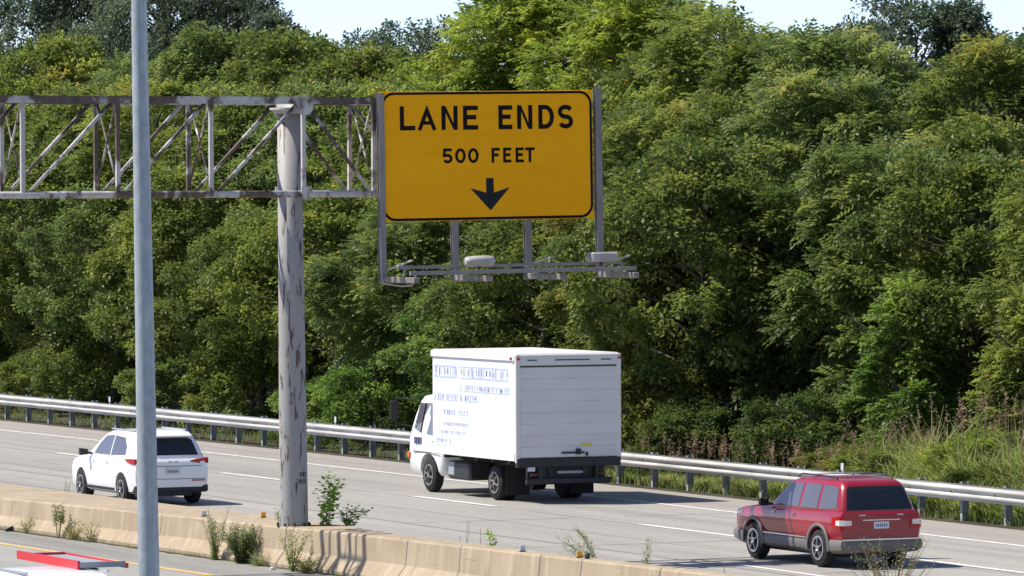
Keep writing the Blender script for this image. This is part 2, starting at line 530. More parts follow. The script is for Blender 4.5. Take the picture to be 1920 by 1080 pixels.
# ------------------------------------------------------------------ median barrier
def lerp_tab(t, y):
    for (ya, va), (yb, vb) in zip(t, t[1:]):
        if ya >= y >= yb: return va + (vb - va) * (ya - y) / (ya - yb)
    return t[0][1] if y > t[0][0] else t[-1][1]
NEAR = [(150, 35.4), (112, 37.1), (108.8, 37.25), (100, 37.73), (94, 38.0), (92.6, 38.17), (90, 38.2), (85, 38.3), (76, 38.45), (50, 38.8)]
FAR = [(150, 39.9), (118, 39.45), (104, 39.25), (99, 39.25), (94.2, 39.05), (92.4, 38.87), (91, 38.76), (86, 38.66), (76, 38.72), (50, 39.05)]
def btop(Y): return 0.62 + (109 - Y) * 0.0085 if Y > 70 else 0.95
JOINTS = [109.9, 100.4, 97.4, 94.55, 92.05, 89.35, 87.1, 83.9, 82.3, 79.4]
bar = empty('median_barrier', (38.3, 94, 0), 0, 'tan concrete median barrier dividing the two carriageways, widened around the sign post', 'barrier')
m_ = MB()
ys = set([150, 130] + [y for y, _ in NEAR] + [y for y, _ in FAR] + [118, 106, 103, 97, 88, 81, 70, 60])
for j in JOINTS: ys |= {j - 0.018, j + 0.018}
ys = sorted((y for y in ys if 50 <= y <= 150), reverse=True)
rings = []
for y in ys:
    n, f, t = lerp_tab(NEAR, y), lerp_tab(FAR, y), btop(y)
    rings.append([(n - 0.22, y, -0.05), (n - 0.22, y, 0.07), (n - 0.05, y, t * 0.42), (n, y, t - 0.035), (n + 0.03, y, t), (f - 0.03, y, t + 0.005), (f, y, t - 0.03), (f + 0.05, y, 0.33), (f + 0.22, y, 0.07), (f + 0.22, y, -0.05)])
# a narrow dark gap is a real recess: pull the face in between each pair of joint rings
m_.loft([[(x - 38.3, y - 94, z) for x, y, z in r] for r in rings], True, True, False)
fix_normals(m_.build('wall', MAT['concrete'], bar))
m_ = MB()
rr = random.Random(3)
for j in JOINTS:
    n, t = lerp_tab(NEAR, j), btop(j)
    w = rr.choice((0.008, 0.012, 0.02))
    k = rr.uniform(-0.10, 0.10)
    pts = [(n - 0.224, j + k * 1.6 + 0.14, 0.05), (n - 0.224, j + k * 1.6 + 0.12, 0.075), (n - 0.054, j + k * 0.4, t * 0.42), (n - 0.004, j, t - 0.035), (n + 0.028, j, t + 0.003)]
    vs = []
    for (x, y, z) in pts: vs += [(x - 38.3, y - w - 94, z), (x - 38.3, y + w - 94, z)]
    m_.add(vs, [(2 * i, 2 * i + 1, 2 * i + 3, 2 * i + 2) for i in range(4)])
m_.build('joint_crack', MAT['joint'], bar)

def marker(x, y, m, label):
    z = btop(y) + 0.004
    r = empty('barrier_marker', (x, y, z), 0, label, 'reflector')
    b_ = MB(); b_.cbox(-0.05, 0.05, -0.012, 0.012, 0.012, 0.11, 0.006); b_.build('reflector', m, r)
    b_ = MB(); b_.box(-0.05, 0.05, -0.04, 0.04, 0, 0.011); b_.build('foot', MAT['dark'], r)
marker(38.05, 99.0, MAT['marker_grey'], 'small grey reflector on the barrier top just right of the light pole')
marker(38.85, 97.9, MAT['amber'], 'small amber reflector on the barrier top left of the gantry post')
marker(38.42, 84.85, MAT['marker_grey'], 'small grey reflector on the narrow barrier top below the truck shadow')
marker(38.50, 82.72, MAT['amber'], 'small amber reflector on the barrier top beside the feathery weed')
k_ = MB()
zz = btop(82.2)
k_.tube([(38.47, 82.35, zz - 0.02), (38.47, 82.35, zz + 0.02), (38.47, 82.35, zz + 0.08), (38.47, 82.35, zz + 0.11)], [0.03, 0.045, 0.045, 0.02], 10)
tag(k_.build('broken_marker_stub', MAT['block']), 'dark brown stub of a broken marker next to the amber reflector on the barrier', 'marker stub')

# ------------------------------------------------------------------ overhead gantry
GX, GY = 38.27, 94.9
ga = empty('sign_gantry', (GX, GY, 0), 0, 'rusty grey steel post and box truss reaching over the near carriageway, carrying the orange sign', 'sign gantry')
m_ = MB()
m_.tube([(0, 0, 0.70), (0, 0, 0.76), (-0.005, 0, 2), (-0.025, 0, 5), (-0.055, 0, 8.45)], [0.27, 0.27, 0.262, 0.243, 0.222], 28)
m_.build('post', MAT['gantry_post'], ga)
m_ = MB()
m_.tube([(-0.055, 0, 8.45), (-0.055, 0, 8.52)], [0.29, 0.29], 20, smooth=False)
m_.tube([(-0.055, 0, 8.52), (-0.055, 0, 8.56)], [0.36, 0.36], 20, smooth=False)
m_.build('post_cap', MAT['gantry'], ga)
m_ = MB()
for k in range(10):
    a = 2 * math.pi * k / 10
    m_.tube([(0.31 * math.cos(a), 0.31 * math.sin(a), 0.72), (0.31 * math.cos(a), 0.31 * math.sin(a), 0.80)], 0.02, 6, smooth=False)
m_.build('anchor_bolt', MAT['black_metal'], ga)
YF, YB = -0.57, 0.60
ZT, ZB = 8.69, 6.95
XS = [27.27, 29.10, 30.93, 32.76, 34.60, 36.43, 38.27, 39.69, 41.20, 42.70, 44.05]
XL = [x - GX for x in XS]
for yy in (YF, YB):
    m_ = MB(); m_.bar((XL[0] - 3.0, yy, ZT), (XL[-1] + 0.05, yy, ZT), 0.13, 0.135); m_.build('top_chord', MAT['gantry'], ga)
    m_ = MB(); m_.tube([(XL[0] - 3.0, yy, ZB), (XL[-1] + 0.05, yy, ZB)], 0.068, 10); m_.build('bottom_chord', MAT['gantry'], ga)
    for i, x in enumerate(XL):
        m_ = MB(); m_.bar((x, yy, ZB + 0.06), (x, yy, ZT - 0.07), 0.075); m_.build('vertical', MAT['gantry'], ga)
        if i + 1 < len(XL):
            x2 = XL[i + 1]
            m_ = MB()
            if x2 <= 0.01: m_.tube([(x + 0.13, yy, ZB + 0.05), (x2 - 0.12, yy, ZT - 0.06)], 0.036, 8)
            else: m_.tube([(x + 0.10, yy, ZT - 0.12), (x2 - 0.08, yy, ZB + 0.05)], 0.036, 8)
            m_.build('diagonal', MAT['gantry_diag'], ga)
for i, x in enumerate(XL):
    if i == 6: continue
    m_ = MB()
    m_.tube([(x - 0.02, YF + 0.04, ZT - 0.08), (x - 0.02, YB - 0.04, ZB + 0.07)], 0.022, 6)
    m_.tube([(x + 0.03, YF + 0.04, ZB + 0.07), (x + 0.03, YB - 0.04, ZT - 0.08)], 0.022, 6)
    m_.build('cross_brace', MAT['gantry_diag'], ga)
    m_ = MB()
    m_.bar((x, YF + 0.07, ZT), (x, YB - 0.07, ZT), 0.06)
    m_.bar((x, YF + 0.07, ZB), (x, YB - 0.07, ZB), 0.06)
    m_.build('strut', MAT['gantry'], ga)
for yy, s in ((YF, -1), (YB, 1)):
    m_ = MB()
    y2 = yy + s * 0.072
    m_.add([(-0.17, y2, ZT + 0.07), (0.17, y2, ZT + 0.07), (0.17, y2, ZT - 0.16), (0.10, y2, ZT - 0.27), (-0.07, y2, ZT - 0.27), (-0.17, y2, ZT - 0.06),
            (-0.17, y2 + s * 0.01, ZT + 0.07), (0.17, y2 + s * 0.01, ZT + 0.07), (0.17, y2 + s * 0.01, ZT - 0.16), (0.10, y2 + s * 0.01, ZT - 0.27), (-0.07, y2 + s * 0.01, ZT - 0.27), (-0.17, y2 + s * 0.01, ZT - 0.06)],
           [(0, 1, 2, 3, 4, 5), (11, 10, 9, 8, 7, 6)] + [(i, (i + 1) % 6, 6 + (i + 1) % 6, 6 + i) for i in range(6)])
    fix_normals(m_.build('gusset_plate', MAT['gantry'], ga))
    m_ = MB(); m_.box(-0.07, 0.07, y2 - 0.012, y2 + 0.012, ZB - 0.10, ZB + 0.14); m_.build('clamp', MAT['gantry'], ga)
    m_ = MB(); m_.bar((-0.055, yy + (0.066 if s < 0 else -0.066), 8.60), (-0.055, 0, 8.60), 0.12, 0.07); m_.build('saddle', MAT['gantry'], ga)
# stencilled number on the post
FONT5 = {'U': ["1.1", "1.1", "1.1", "1.1", "111"], '6': ["111", "1..", "111", "1.1", "111"], '7': ["111", "..1", "..1", ".1.", ".1."],
         '0': ["111", "1.1", "1.1", "1.1", "111"], '1': [".1.", "11.", ".1.", ".1.", "111"], '8': ["111", "1.1", "111", "1.1", "111"]}
m_ = MB()
def stencil(txt, z, a0):
    rad = 0.268
    for i, ch in enumerate(txt):
        for rr_, row in enumerate(FONT5[ch]):
            for cc, c in enumerate(row):
                if c == '1':
                    a = a0 + (i * 0.062 + cc * 0.0165) / rad
                    da = 0.0145 / rad
                    z1 = z - rr_ * 0.0155
                    P = lambda t, zz: (rad * math.cos(t), rad * math.sin(t), zz)
                    m_.add([P(a, z1 - 0.0135), P(a + da, z1 - 0.0135), P(a + da, z1), P(a, z1)], [(0, 1, 2, 3)])
stencil('U67', 1.75, R(-85)); stencil('810', 1.62, R(-89))
m_.build('stencil', MAT['sign_black'], ga)

# ------------------------------------------------------------------ the sign
SC = (41.96, 94.19, 7.66)
sg = empty('overhead_sign', SC, 0, 'orange LANE ENDS 500 FEET warning sign with black down arrow, hanging from the gantry', 'road sign')
sg.rotation_euler = (0, R(-0.7), 0)
W2, H2 = 2.185, 1.215
m_ = MB(); m_.cbox(-W2, W2, -0.02, 0.02, -H2, H2, 0.006)
m_.build('panel', MAT['sign'], sg)
PX = 4.37 / 396.0
def U(px, py):
    """photo measure of the sign face -> panel metres"""
    return ((px - 910.5) * PX, (294 - py) * PX + (px - 910.5) * PX * 0.0)
def rr_outline(w, h, r, n=10):
    pts = []
    for cx, cy, a0 in ((w - r, h - r, 0), (-w + r, h - r, 90), (-w + r, -h + r, 180), (w - r, -h + r, 270)):
        for k in range(n + 1):
            a = R(a0 + 90 * k / n)
            pts.append((cx + r * math.cos(a), cy + r * math.sin(a)))
    return pts
def ribbon(mb, outer, inner, y, closed=True):
    n = len(outer)
    vs = [(x, y, z) for x, z in outer] + [(x, y, z) for x, z in inner]
    fs = []
    for i in range(n if closed else n - 1):
        j = (i + 1) % n
        fs.append((i, j, n + j, n + i))
    mb.add(vs, fs)
m_ = MB()
ribbon(m_, rr_outline(W2 - 0.012, H2 - 0.008, 0.26), rr_outline(W2 - 0.062, H2 - 0.058, 0.21), -0.0235)
m_.build('border', MAT['sign_black'], sg)
def stroke(mb, pts, w, y, closed=False):
    """mitred flat stroke"""
    P = [Vector((a, b)) for a, b in pts]
    n = len(P)
    L, Rr = [], []
    for i in range(n):
        if closed or 0 < i < n - 1:
            d0 = (P[i] - P[i - 1]).normalized(); d1 = (P[(i + 1) % n] - P[i]).normalized()
        elif i == 0: d0 = d1 = (P[1] - P[0]).normalized()
        else: d0 = d1 = (P[-1] - P[-2]).normalized()
        n0 = Vector((-d0.y, d0.x)); n1 = Vector((-d1.y, d1.x))
        mt = (n0 + n1).normalized()
        k = (w / 2) / max(0.35, mt.dot(n0))
        L.append(tuple(P[i] + mt * k)); Rr.append(tuple(P[i] - mt * k))
    ribbon(mb, L, Rr, y, closed)
def arc(cx, cy, rx, ry, a0, a1, n=14):
    return [(cx + rx * math.cos(R(a0 + (a1 - a0) * k / n)), cy + ry * math.sin(R(a0 + (a1 - a0) * k / n))) for k in range(n + 1)]
def glyph(mb, ch, x, y0, w, h, s, y):
    """x,y0 = lower left of the letter, w,h its size, s the stroke"""
    q = s / 2
    T = lambda pts: [(x + a, y0 + b) for a, b in pts]
    if ch == 'L': stroke(mb, T([(q, h), (q, q), (w, q)]), s, y)
    elif ch == 'A':
        stroke(mb, T([(q * 1.05, 0), (w / 2, h - s * 0.9), (w - q * 1.05, 0)]), s * 0.90, y)
        k = 0.30
        xa = q + (w / 2 - q) * k + s * 0.56
        stroke(mb, T([(xa, h * 0.30), (w - xa, h * 0.30)]), s * 0.8, y)
    elif ch == 'N':
        for p4 in ([(0, 0), (s, 0), (s, h), (0, h)], [(w - s, 0), (w, 0), (w, h), (w - s, h)], [(s, h - s * 1.45), (w - s, 0), (w - s, s * 1.45), (s, h)]):
            mb.add([(a, y, b) for a, b in T(p4)], [(0, 1, 2, 3)])
    elif ch == 'E':
        stroke(mb, T([(w, h - q), (q, h - q), (q, q), (w, q)]), s, y)
        stroke(mb, T([(s, h * 0.52), (w * 0.88, h * 0.52)]), s, y)
    elif ch == 'F':
        stroke(mb, T([(w, h - q), (q, h - q), (q, 0)]), s, y)
        stroke(mb, T([(s, h * 0.52), (w * 0.85, h * 0.52)]), s, y)
    elif ch == 'T':
        stroke(mb, T([(0, h - q), (w, h - q)]), s, y)
        stroke(mb, T([(w / 2, h - s), (w / 2, 0)]), s, y)
    elif ch == 'D':
        r = min(w * 0.62, h / 2 - q)
        stroke(mb, T([(q, q), (w - r, q)] + arc(w - q - (r - q), h / 2, r - q + 0.0, h / 2 - q, -80, 80, 16) + [(w - r, h - q), (q, h - q)]), s, y, True)
    elif ch == 'S':
        rx, ry = w / 2 - q, (h - s) / 4
        pts = arc(w / 2, h - q - ry, rx, ry, 25, 270, 16) + arc(w / 2, q + ry, rx, ry, 90, -155, 16)[1:]
        stroke(mb, T(pts), s, y)
    elif ch == '0':
        stroke(mb, T(arc(w / 2, h / 2, w / 2 - q, h / 2 - q, 0, 348, 28)), s, y, True)
    elif ch == '5':
        rx, ry = w / 2 - q, h * 0.32 - q
        stroke(mb, T([(w * 0.93, h - q), (q + 0.01, h - q), (q, h * 0.52)] + arc(w / 2, q + ry, rx, ry, 120, -155, 16)), s, y)
lt = MB()
for ch, x0, x1 in (('L', 747.7, 776), ('A', 779.5, 816), ('N', 824.7, 854.7), ('E', 864.8, 892.8), ('E', 931, 957), ('N', 966, 994.7), ('D', 1006, 1035.5), ('S', 1043, 1071.7)):
    u0, v0 = U(x0, 249.5); u1, _ = U(x1, 0)
    glyph(lt, ch, u0, v0, u1 - u0, 41 * PX, 7.7 * PX, -0.0235)
    if ch == 'E' and x0 < 900:
        lt.build('lettering', MAT['sign_black'], sg); lt = MB()
lt.build('lettering', MAT['sign_black'], sg)
lt = MB()
for ch, x0, x1 in (('5', 826, 844), ('0', 849, 868.7), ('0', 873, 892.8), ('F', 917, 932.5), ('E', 938.7, 954), ('E', 962, 977.6), ('T', 980, 998)):
    u0, v0 = U(x0, 306.5); u1, _ = U(x1, 0)
    glyph(lt, ch, u0, v0, u1 - u0, 25.5 * PX, 5.0 * PX, -0.0235)
    if ch == '0' and x0 > 870:
        lt.build('lettering', MAT['sign_black'], sg); lt = MB()
lt.build('lettering', MAT['sign_black'], sg)
ar = MB()
pts = [U(*p) for p in ((906, 332.5), (920, 332.5), (920.3, 357.5), (950.5, 348.5), (913.8, 388), (876, 349), (906, 357.5))]
ar.add([(a, -0.0235, b) for a, b in pts], [(0, 1, 2, 6), (6, 2, 4), (2, 3, 4), (6, 4, 5)])
ar.build('arrow', plain('arrow_slate', (0.020, 0.023, 0.026), 0.7, spec=0.1), sg)
# masts, arms, rails, lamps
def loc(x, y, z): return (x - SC[0], y - SC[1], z - SC[2])
for k, (x, zt, w, yy) in enumerate(((39.775, 8.86, 0.12, 94.19), (41.29, 8.80, 0.13, 94.275), (42.80, 8.80, 0.13, 94.275), (44.27, 8.93, 0.13, 94.21))):
    m_ = MB()
    a = loc(x, yy, 5.30)
    zt -= SC[2]
    m_.box(a[0] - w / 2, a[0] + w / 2, a[1] - 0.055, a[1] - 0.045, a[2], zt)
    m_.box(a[0] - w / 2, a[0] + w / 2, a[1] + 0.045, a[1] + 0.055, a[2], zt)
    m_.box(a[0] - 0.005, a[0] + 0.005, a[1] - 0.045, a[1] + 0.045, a[2], zt)
    m_.build('mast', MAT['mast'], sg)
    m_ = MB()
    m_.cbox(a[0] - 0.06, a[0] + 0.06, a[1] - 1.62, a[1] - 0.058, a[2] + 0.015, a[2] + 0.125, 0.01)
    m_.build('lamp_arm', MAT['arm'], sg)
m_ = MB(); m_.bar(loc(39.70, 92.72, 5.50), loc(44.32, 92.72, 5.50), 0.06, 0.075); m_.build('lamp_rail', MAT['mast'], sg)
m_ = MB(); m_.bar(loc(39.70, 93.30, 5.60), loc(44.30, 93.30, 5.60), 0.05, 0.06); m_.build('lamp_rail', MAT['mast'], sg)
m_ = MB()
for x in (39.8, 41.3, 42.8, 44.27):
    m_.bar(loc(x + 0.04, 93.30, 5.45), loc(x + 0.04, 93.30, 5.575), 0.04)
m_.build('rail_bracket', MAT['mast'], sg)
for x in (39.80, 42.62, 44.25):
    m_ = MB(); m_.bar(loc(x, 93.95, 5.56), loc(x + 0.05, 92.95, 5.74), 0.05, 0.03); m_.build('hinge_stay', MAT['lamp_white'], sg)
m_ = MB(); m_.tube([loc(39.70, 94.10, 6.35), loc(39.70, 94.08, 5.5), loc(39.72, 94.0, 5.30), loc(39.85, 93.5, 5.255), loc(39.9, 93.1, 5.27), loc(39.95, 93.0, 5.5)], 0.018, 8)
m_.build('cable', MAT['lamp_white'], sg)
def luminaire(x, y, z, kind):
    m_ = MB()
    a = loc(x, y, z)
    if kind == 0:
        rings = []
        for t, s in ((-0.29, 0.55), (-0.24, 0.9), (-0.1, 1.0), (0.15, 1.0), (0.26, 0.92), (0.30, 0.62)):
            rings.append([(a[0] + t, a[1] + 0.15 * s * math.cos(q), a[2] + 0.02 * t + 0.105 * s * math.sin(q)) for q in [R(30 * i) for i in range(12)]])
        m_.loft(rings, True, True, True)
    else:
        m_.cbox(a[0] - 0.25, a[0] + 0.29, a[1] - 0.16, a[1] + 0.14, a[2] - 0.09, a[2] + 0.09, 0.025)
        m_.tube([(a[0] - 0.245, a[1], a[2] - 0.02), (a[0] - 0.31, a[1], a[2] - 0.03)], [0.08, 0.05], 10)
    o = fix_normals(m_.build('luminaire', MAT['lamp_white'], sg))
    b_ = MB(); b_.box(a[0] - 0.02, a[0] + 0.02, a[1] - 0.03, a[1] + 0.03, a[2] - 0.17, a[2] - 0.085); b_.build('bracket', MAT['black_metal'], o)
luminaire(41.26, 93.10, 5.69, 0)
luminaire(43.78, 93.10, 5.72, 1)
m_ = MB()
for z in (8.62, 6.95): m_.bar(loc(43.97, 94.25, z), loc(44.22, 94.25, z), 0.06)
m_.build('clip', MAT['mast'], sg)

# ------------------------------------------------------------------ light pole in front
lp = empty('light_pole', (23.0, 61.62, 0), 0, 'tall tapered galvanised steel light pole standing nearest the camera, left of the gantry post', 'light pole')
m_ = MB()
zs = [-1.2, 0.3, 2.35, 5, 8, 10, 12]
m_.tube([(0, z * 0.0342, z) for z in zs], [0.142 - 0.0053 * max(z, 0) * 1.0 for z in zs], 28)
m_.build('shaft', MAT['pole'], lp)
m_ = MB(); m_.box(-0.26, 0.26, -0.26, 0.26, -0.05, 0.03); m_.build('base_plate', MAT['pole'], lp)

# ------------------------------------------------------------------ vehicles
def wheel(parent, x, y, r, w, side, spokes=5, rim=None):
    """side=+1 outer face towards +x"""
    m_ = MB()
    prof = [(r * 0.62, -w / 2 + 0.01), (r * 0.9, -w / 2), (r * 0.985, -w / 2 + 0.03), (r, -w / 4), (r, w / 4), (r * 0.985, w / 2 - 0.03), (r * 0.9, w / 2), (r * 0.62, w / 2 - 0.01)]
    n = 32
    rings = [[(side * o, p * math.cos(2 * math.pi * k / n), p * math.sin(2 * math.pi * k / n)) for k in range(n)] for p, o in prof]
    m_.loft(rings, True, True, True)
    o = fix_normals(m_.build('wheel', MAT['tyre'], parent))
    o.location = (x, y, r)
    m_ = MB()
    q = w / 2 * side
    m_.disc((q + 0.002 * side, 0, 0), 'x', r * 0.54, r * 0.64, 28, 0.012)
    m_.disc((q, 0, 0), 'x', 0.0, r * 0.16, 14, 0.02)
    for k in range(spokes):
        a = 2 * math.pi * k / spokes + 0.3
        m_.bar((q, 0.14 * r * math.cos(a), 0.14 * r * math.sin(a)), (q, 0.56 * r * math.cos(a), 0.56 * r * math.sin(a)), r * 0.18, 0.018)
    m_.build('rim', rim or MAT['rim'], o)
    return o

def body_ring(y, zb, zt, w, crown):
    h = zt - zb
    half = [(0.0, zb), (w * 0.86, zb), (w * 0.955, zb + 0.05), (w * 0.985, zb + 0.25 * h), (w, zb + 0.5 * h), (w * 0.99, zt - 0.16 * h), (w * 0.965, zt - 0.05 * h), (w * 0.92, zt), (w * 0.6, zt + crown * 0.7), (0.0, zt + crown)]
    return [(x, y, z) for x, z in half] + [(-x, y, z) for x, z in reversed(half[1:-1])]

def plan_ring(z, yr, yf, w, wf=0.93, r=0.16):
    """rounded plan outline of the cabin at height z"""
    pts = []
    wr = w * 0.965
    for cx, cy, a0, rx in ((w * wf - r, yf - r, 0, r), (-(w * wf - r), yf - r, 90, r), (-(wr - r), yr + r, 180, r), (wr - r, yr + r, 270, r)):
        for k in range(5):
            a = R(a0 + 90 * k / 4)
            pts.append((cx + rx * math.cos(a), cy + rx * math.sin(a), z))
    # widen the middle of the sides
    pts.insert(20, (w, (yr + yf) / 2, z)); pts.insert(10, (-w, (yr + yf) / 2, z))
    return pts

def apply_bool(o, cutters):
    for c in cutters:
        md = o.modifiers.new('cut', 'BOOLEAN'); md.operation = 'DIFFERENCE'; md.solver = 'EXACT'; md.object = c
    dg = bpy.context.evaluated_depsgraph_get(); dg.update()
    me = bpy.data.meshes.new_from_object(o.evaluated_get(dg))
    o.modifiers.clear(); me.set_sharp_from_angle(angle=R(32)); o.data = me
    for c in cutters: bpy.data.objects.remove(c)

def lerp(t, k, z, i):
    for a, b in zip(t, t[1:]):
        if a[0] <= z <= b[0]:
            u = (z - a[0]) / (b[0] - a[0]); return a[i] + (b[i] - a[i]) * u
    return t[-1][i] if z > t[-1][0] else t[0][i]

def grid_panel(mb, poly, fo, fi, nr=14, nc=10):
    """convex outline (a, z) draped over a curved skin: outer sheet fo, inner sheet fi, closed rim"""
    zs = [p[1] for p in poly]; z0, z1 = min(zs), max(zs)
    rows_ = []
    for r in range(nr + 1):
        z = z0 + (z1 - z0) * (0.001 + 0.998 * r / nr)
        hit = []
        for (a0, b0), (a1, b1) in zip(poly, poly[1:] + poly[:1]):
            if (b0 - z) * (b1 - z) <= 0 and b0 != b1: hit.append(a0 + (a1 - a0) * (z - b0) / (b1 - b0))
        lo, hi = min(hit), max(hit)
        rows_.append([(lo + (hi - lo) * c / nc, z) for c in range(nc + 1)])
    vs, fs = [], []
    n = (nr + 1) * (nc + 1)
    for f in (fo, fi):
        for row in rows_: vs += [f(*p) for p in row]
    I = lambda r, c, k: k * n + r * (nc + 1) + c
    for k in (0, 1):
        for r in range(nr):
            for c in range(nc): fs.append((I(r, c, k), I(r, c + 1, k), I(r + 1, c + 1, k), I(r + 1, c, k)))
    rim = [(0, c) for c in range(nc)] + [(r, nc) for r in range(nr)] + [(nr, c) for c in range(nc, 0, -1)] + [(r, 0) for r in range(nr, 0, -1)]
    for (r, c), (r2, c2) in zip(rim, rim[1:] + rim[:1]): fs.append((I(r, c, 0), I(r2, c2, 0), I(r2, c2, 1), I(r, c, 1)))
    mb.add(vs, fs)

def wrap_light(root, name, m, pts, s, th=0.02):
    """lamp wrapped round a body corner; pts = (x, y, z_low, z_high), s = side"""
    b_ = MB(); n = len(pts)
    rings = []
    for i, (x, y, a, b) in enumerate(pts):
        p, q = pts[max(0, i - 1)], pts[min(n - 1, i + 1)]
        d = Vector((q[0] - p[0], q[1] - p[1])).normalized(); nx, ny = d.y, -d.x
        rings.append([(s * (x + nx * th), y + ny * th, a), (s * (x + nx * th), y + ny * th, b), (s * (x - nx * 0.05), y - ny * 0.05, b), (s * (x - nx * 0.05), y - ny * 0.05, a)])
    b_.loft(rings, True, True, False)
    return fix_normals(b_.build(name, m, root))

def car(root, S):
    P = S['paint']
    m_ = MB(); m_.loft([body_ring(*s) for s in S['body']], True, True, True)
    body = fix_normals(m_.build('body', P, root))
    cabs = S['cabin']
    m_ = MB(); m_.loft([plan_ring(z, yr, yf, w) for z, yr, yf, w in cabs], True, True, True)
    cab = fix_normals(m_.build('cabin', P, root))
    bpy.context.view_layer.update()
    cut = []
    for y in (S['yr'], S['yf']):
        for s in (-1, 1):
            c_ = MB(); R0 = S['r'] * 1.14
            n = 24
            rings = [[(x, y + R0 * math.cos(2 * math.pi * k / n), S['r'] + R0 * math.sin(2 * math.pi * k / n)) for k in range(n)] for x in (s * S['w'] * 0.60, s * S['w'] * 1.3)]
            c_.loft(rings, True, True, False)
            o = fix_normals(c_.build('cutter', P)); o.matrix_world = root.matrix_world.copy(); cut.append(o)
    apply_bool(body, cut)
    # dark floor and inner arches
    m_ = MB(); m_.box(-S['w'] * 0.60, S['w'] * 0.60, S['body'][0][0] + 0.25, S['body'][-1][0] - 0.3, 0.20, 0.7); m_.build('underbody', MAT['black_metal'], root)
    for y in (S['yr'], S['yf']):
        for s in (-1, 1): wheel(root, s * (S['w'] - 0.125), y, S['r'], 0.235, s)
    # glazing panels lie 6 mm proud of the cabin skin
    def side_panel(name, poly, m, off=0.008):
        for s in (-1, 1):
            b_ = MB()
            y0 = min(p[0] for p in poly); y1 = max(p[0] for p in poly)
            def X(y, z):
                w = lerp(cabs, 0, z, 3); yr = lerp(cabs, 0, z, 1); yf = lerp(cabs, 0, z, 2); mid = (yr + yf) / 2
                if y >= mid: return w - (w - w * 0.93) * (y - mid) / max(0.01, yf - 0.16 - mid)
                return w - (w - w * 0.965) * (mid - y) / max(0.01, mid - yr - 0.16)
            grid_panel(b_, poly, lambda y, z: (s * (X(y, z) + off), y, z), lambda y, z: (s * (X(y, z) - 0.03), y, z))
            fix_normals(b_.build(name, m, root))
    for poly in S['side']: side_panel('side_window', poly, MAT['glass_side'])
    def end_panel(name, poly, m, front, off=0.01):
        b_ = MB()
        k = 2 if front else 1; sg_ = 1 if front else -1
        def Yp(x, z, o):
            w = lerp(cabs, 0, z, 3) * (0.93 if front else 0.965) - 0.16
            e = max(0.0, min(0.155, abs(x) - w))
            return lerp(cabs, 0, z, k) - sg_ * (0.16 - math.sqrt(0.0256 - e * e)) + sg_ * o
        grid_panel(b_, poly, lambda x, z: (x, Yp(x, z, off), z), lambda x, z: (x, Yp(x, z, -0.03), z))
        return fix_normals(b_.build(name, m, root))
    end_panel('rear_window', S['rear'], MAT['glass'], False)
    end_panel('windscreen', S['front'], MAT['glass'], True)
    for s in (-1, 1):
        b_ = MB(); yy, zz = S['mirror']
        x = s * (S['w'] + 0.02)
        b_.loft([[(x + s * 0.0, yy - 0.03, zz - 0.05), (x, yy + 0.05, zz - 0.05), (x, yy + 0.05, zz + 0.07), (x, yy - 0.03, zz + 0.07)],
                 [(x + s * 0.2, yy - 0.06, zz - 0.06), (x + s * 0.2, yy + 0.04, zz - 0.05), (x + s * 0.2, yy + 0.04, zz + 0.10), (x + s * 0.2, yy - 0.06, zz + 0.10)]], True, True, False)
        b_.bar((s * S['w'] * 0.9, yy, zz - 0.03), (x, yy, zz - 0.01), 0.05)
        fix_normals(b_.build('mirror', MAT['dark'], root))
    return body

def quad_panel(root, name, m, pts, th=0.012, off=(0, -1, 0)):
    """thin plate from 3-D corner points, given thickness along off"""
    b_ = MB(); n = len(pts)
    o = [tuple(p[i] + off[i] * th for i in range(3)) for p in pts]
    b_.add(list(pts) + o, [tuple(range(n)), tuple(reversed(range(n, 2 * n)))] + [(i, (i + 1) % n, n + (i + 1) % n, n + i) for i in range(n)])
    return fix_normals(b_.build(name, m, root))

SUV = dict(paint=MAT['white_paint'], w=0.92, r=0.345, yr=-1.38, yf=1.28,
    body=[(-2.25, 0.42, 0.98, 0.80, 0.0), (-2.20, 0.33, 1.04, 0.865, 0.0), (-2.0, 0.27, 1.08, 0.90, 0), (-1.4, 0.24, 1.07, 0.915, 0), (-0.6, 0.23, 1.06, 0.92, 0), (0.3, 0.23, 1.05, 0.92, 0), (1.0, 0.23, 1.03, 0.915, 0.01), (1.35, 0.24, 1.0, 0.905, 0.03), (1.85, 0.25, 0.93, 0.88, 0.03), (2.12, 0.28, 0.84, 0.82, 0.02), (2.25, 0.38, 0.70, 0.68, 0.01)],
    cabin=[(1.0, -2.17, 1.22, 0.875), (1.12, -2.12, 1.02, 0.845), (1.3, -2.01, 0.72, 0.79), (1.46, -1.90, 0.46, 0.735), (1.56, -1.80, 0.24, 0.69), (1.625, -1.66, 0.02, 0.63), (1.655, -1.42, -0.28, 0.52), (1.665, -1.0, -0.5, 0.38)],
    side=[[(-0.52, 1.09), (0.62, 1.09), (0.40, 1.32), (0.12, 1.50), (-0.46, 1.53)], [(-0.60, 1.09), (-0.54, 1.53), (-1.15, 1.51), (-1.42, 1.30), (-1.46, 1.10)]],
    rear=[(-0.66, 1.12), (0.66, 1.12), (0.58, 1.46), (0.50, 1.50), (-0.50, 1.50), (-0.58, 1.46)],
    front=[(-0.70, 1.1), (0.70, 1.1), (0.58, 1.5), (-0.58, 1.5)], mirror=(0.72, 1.10))

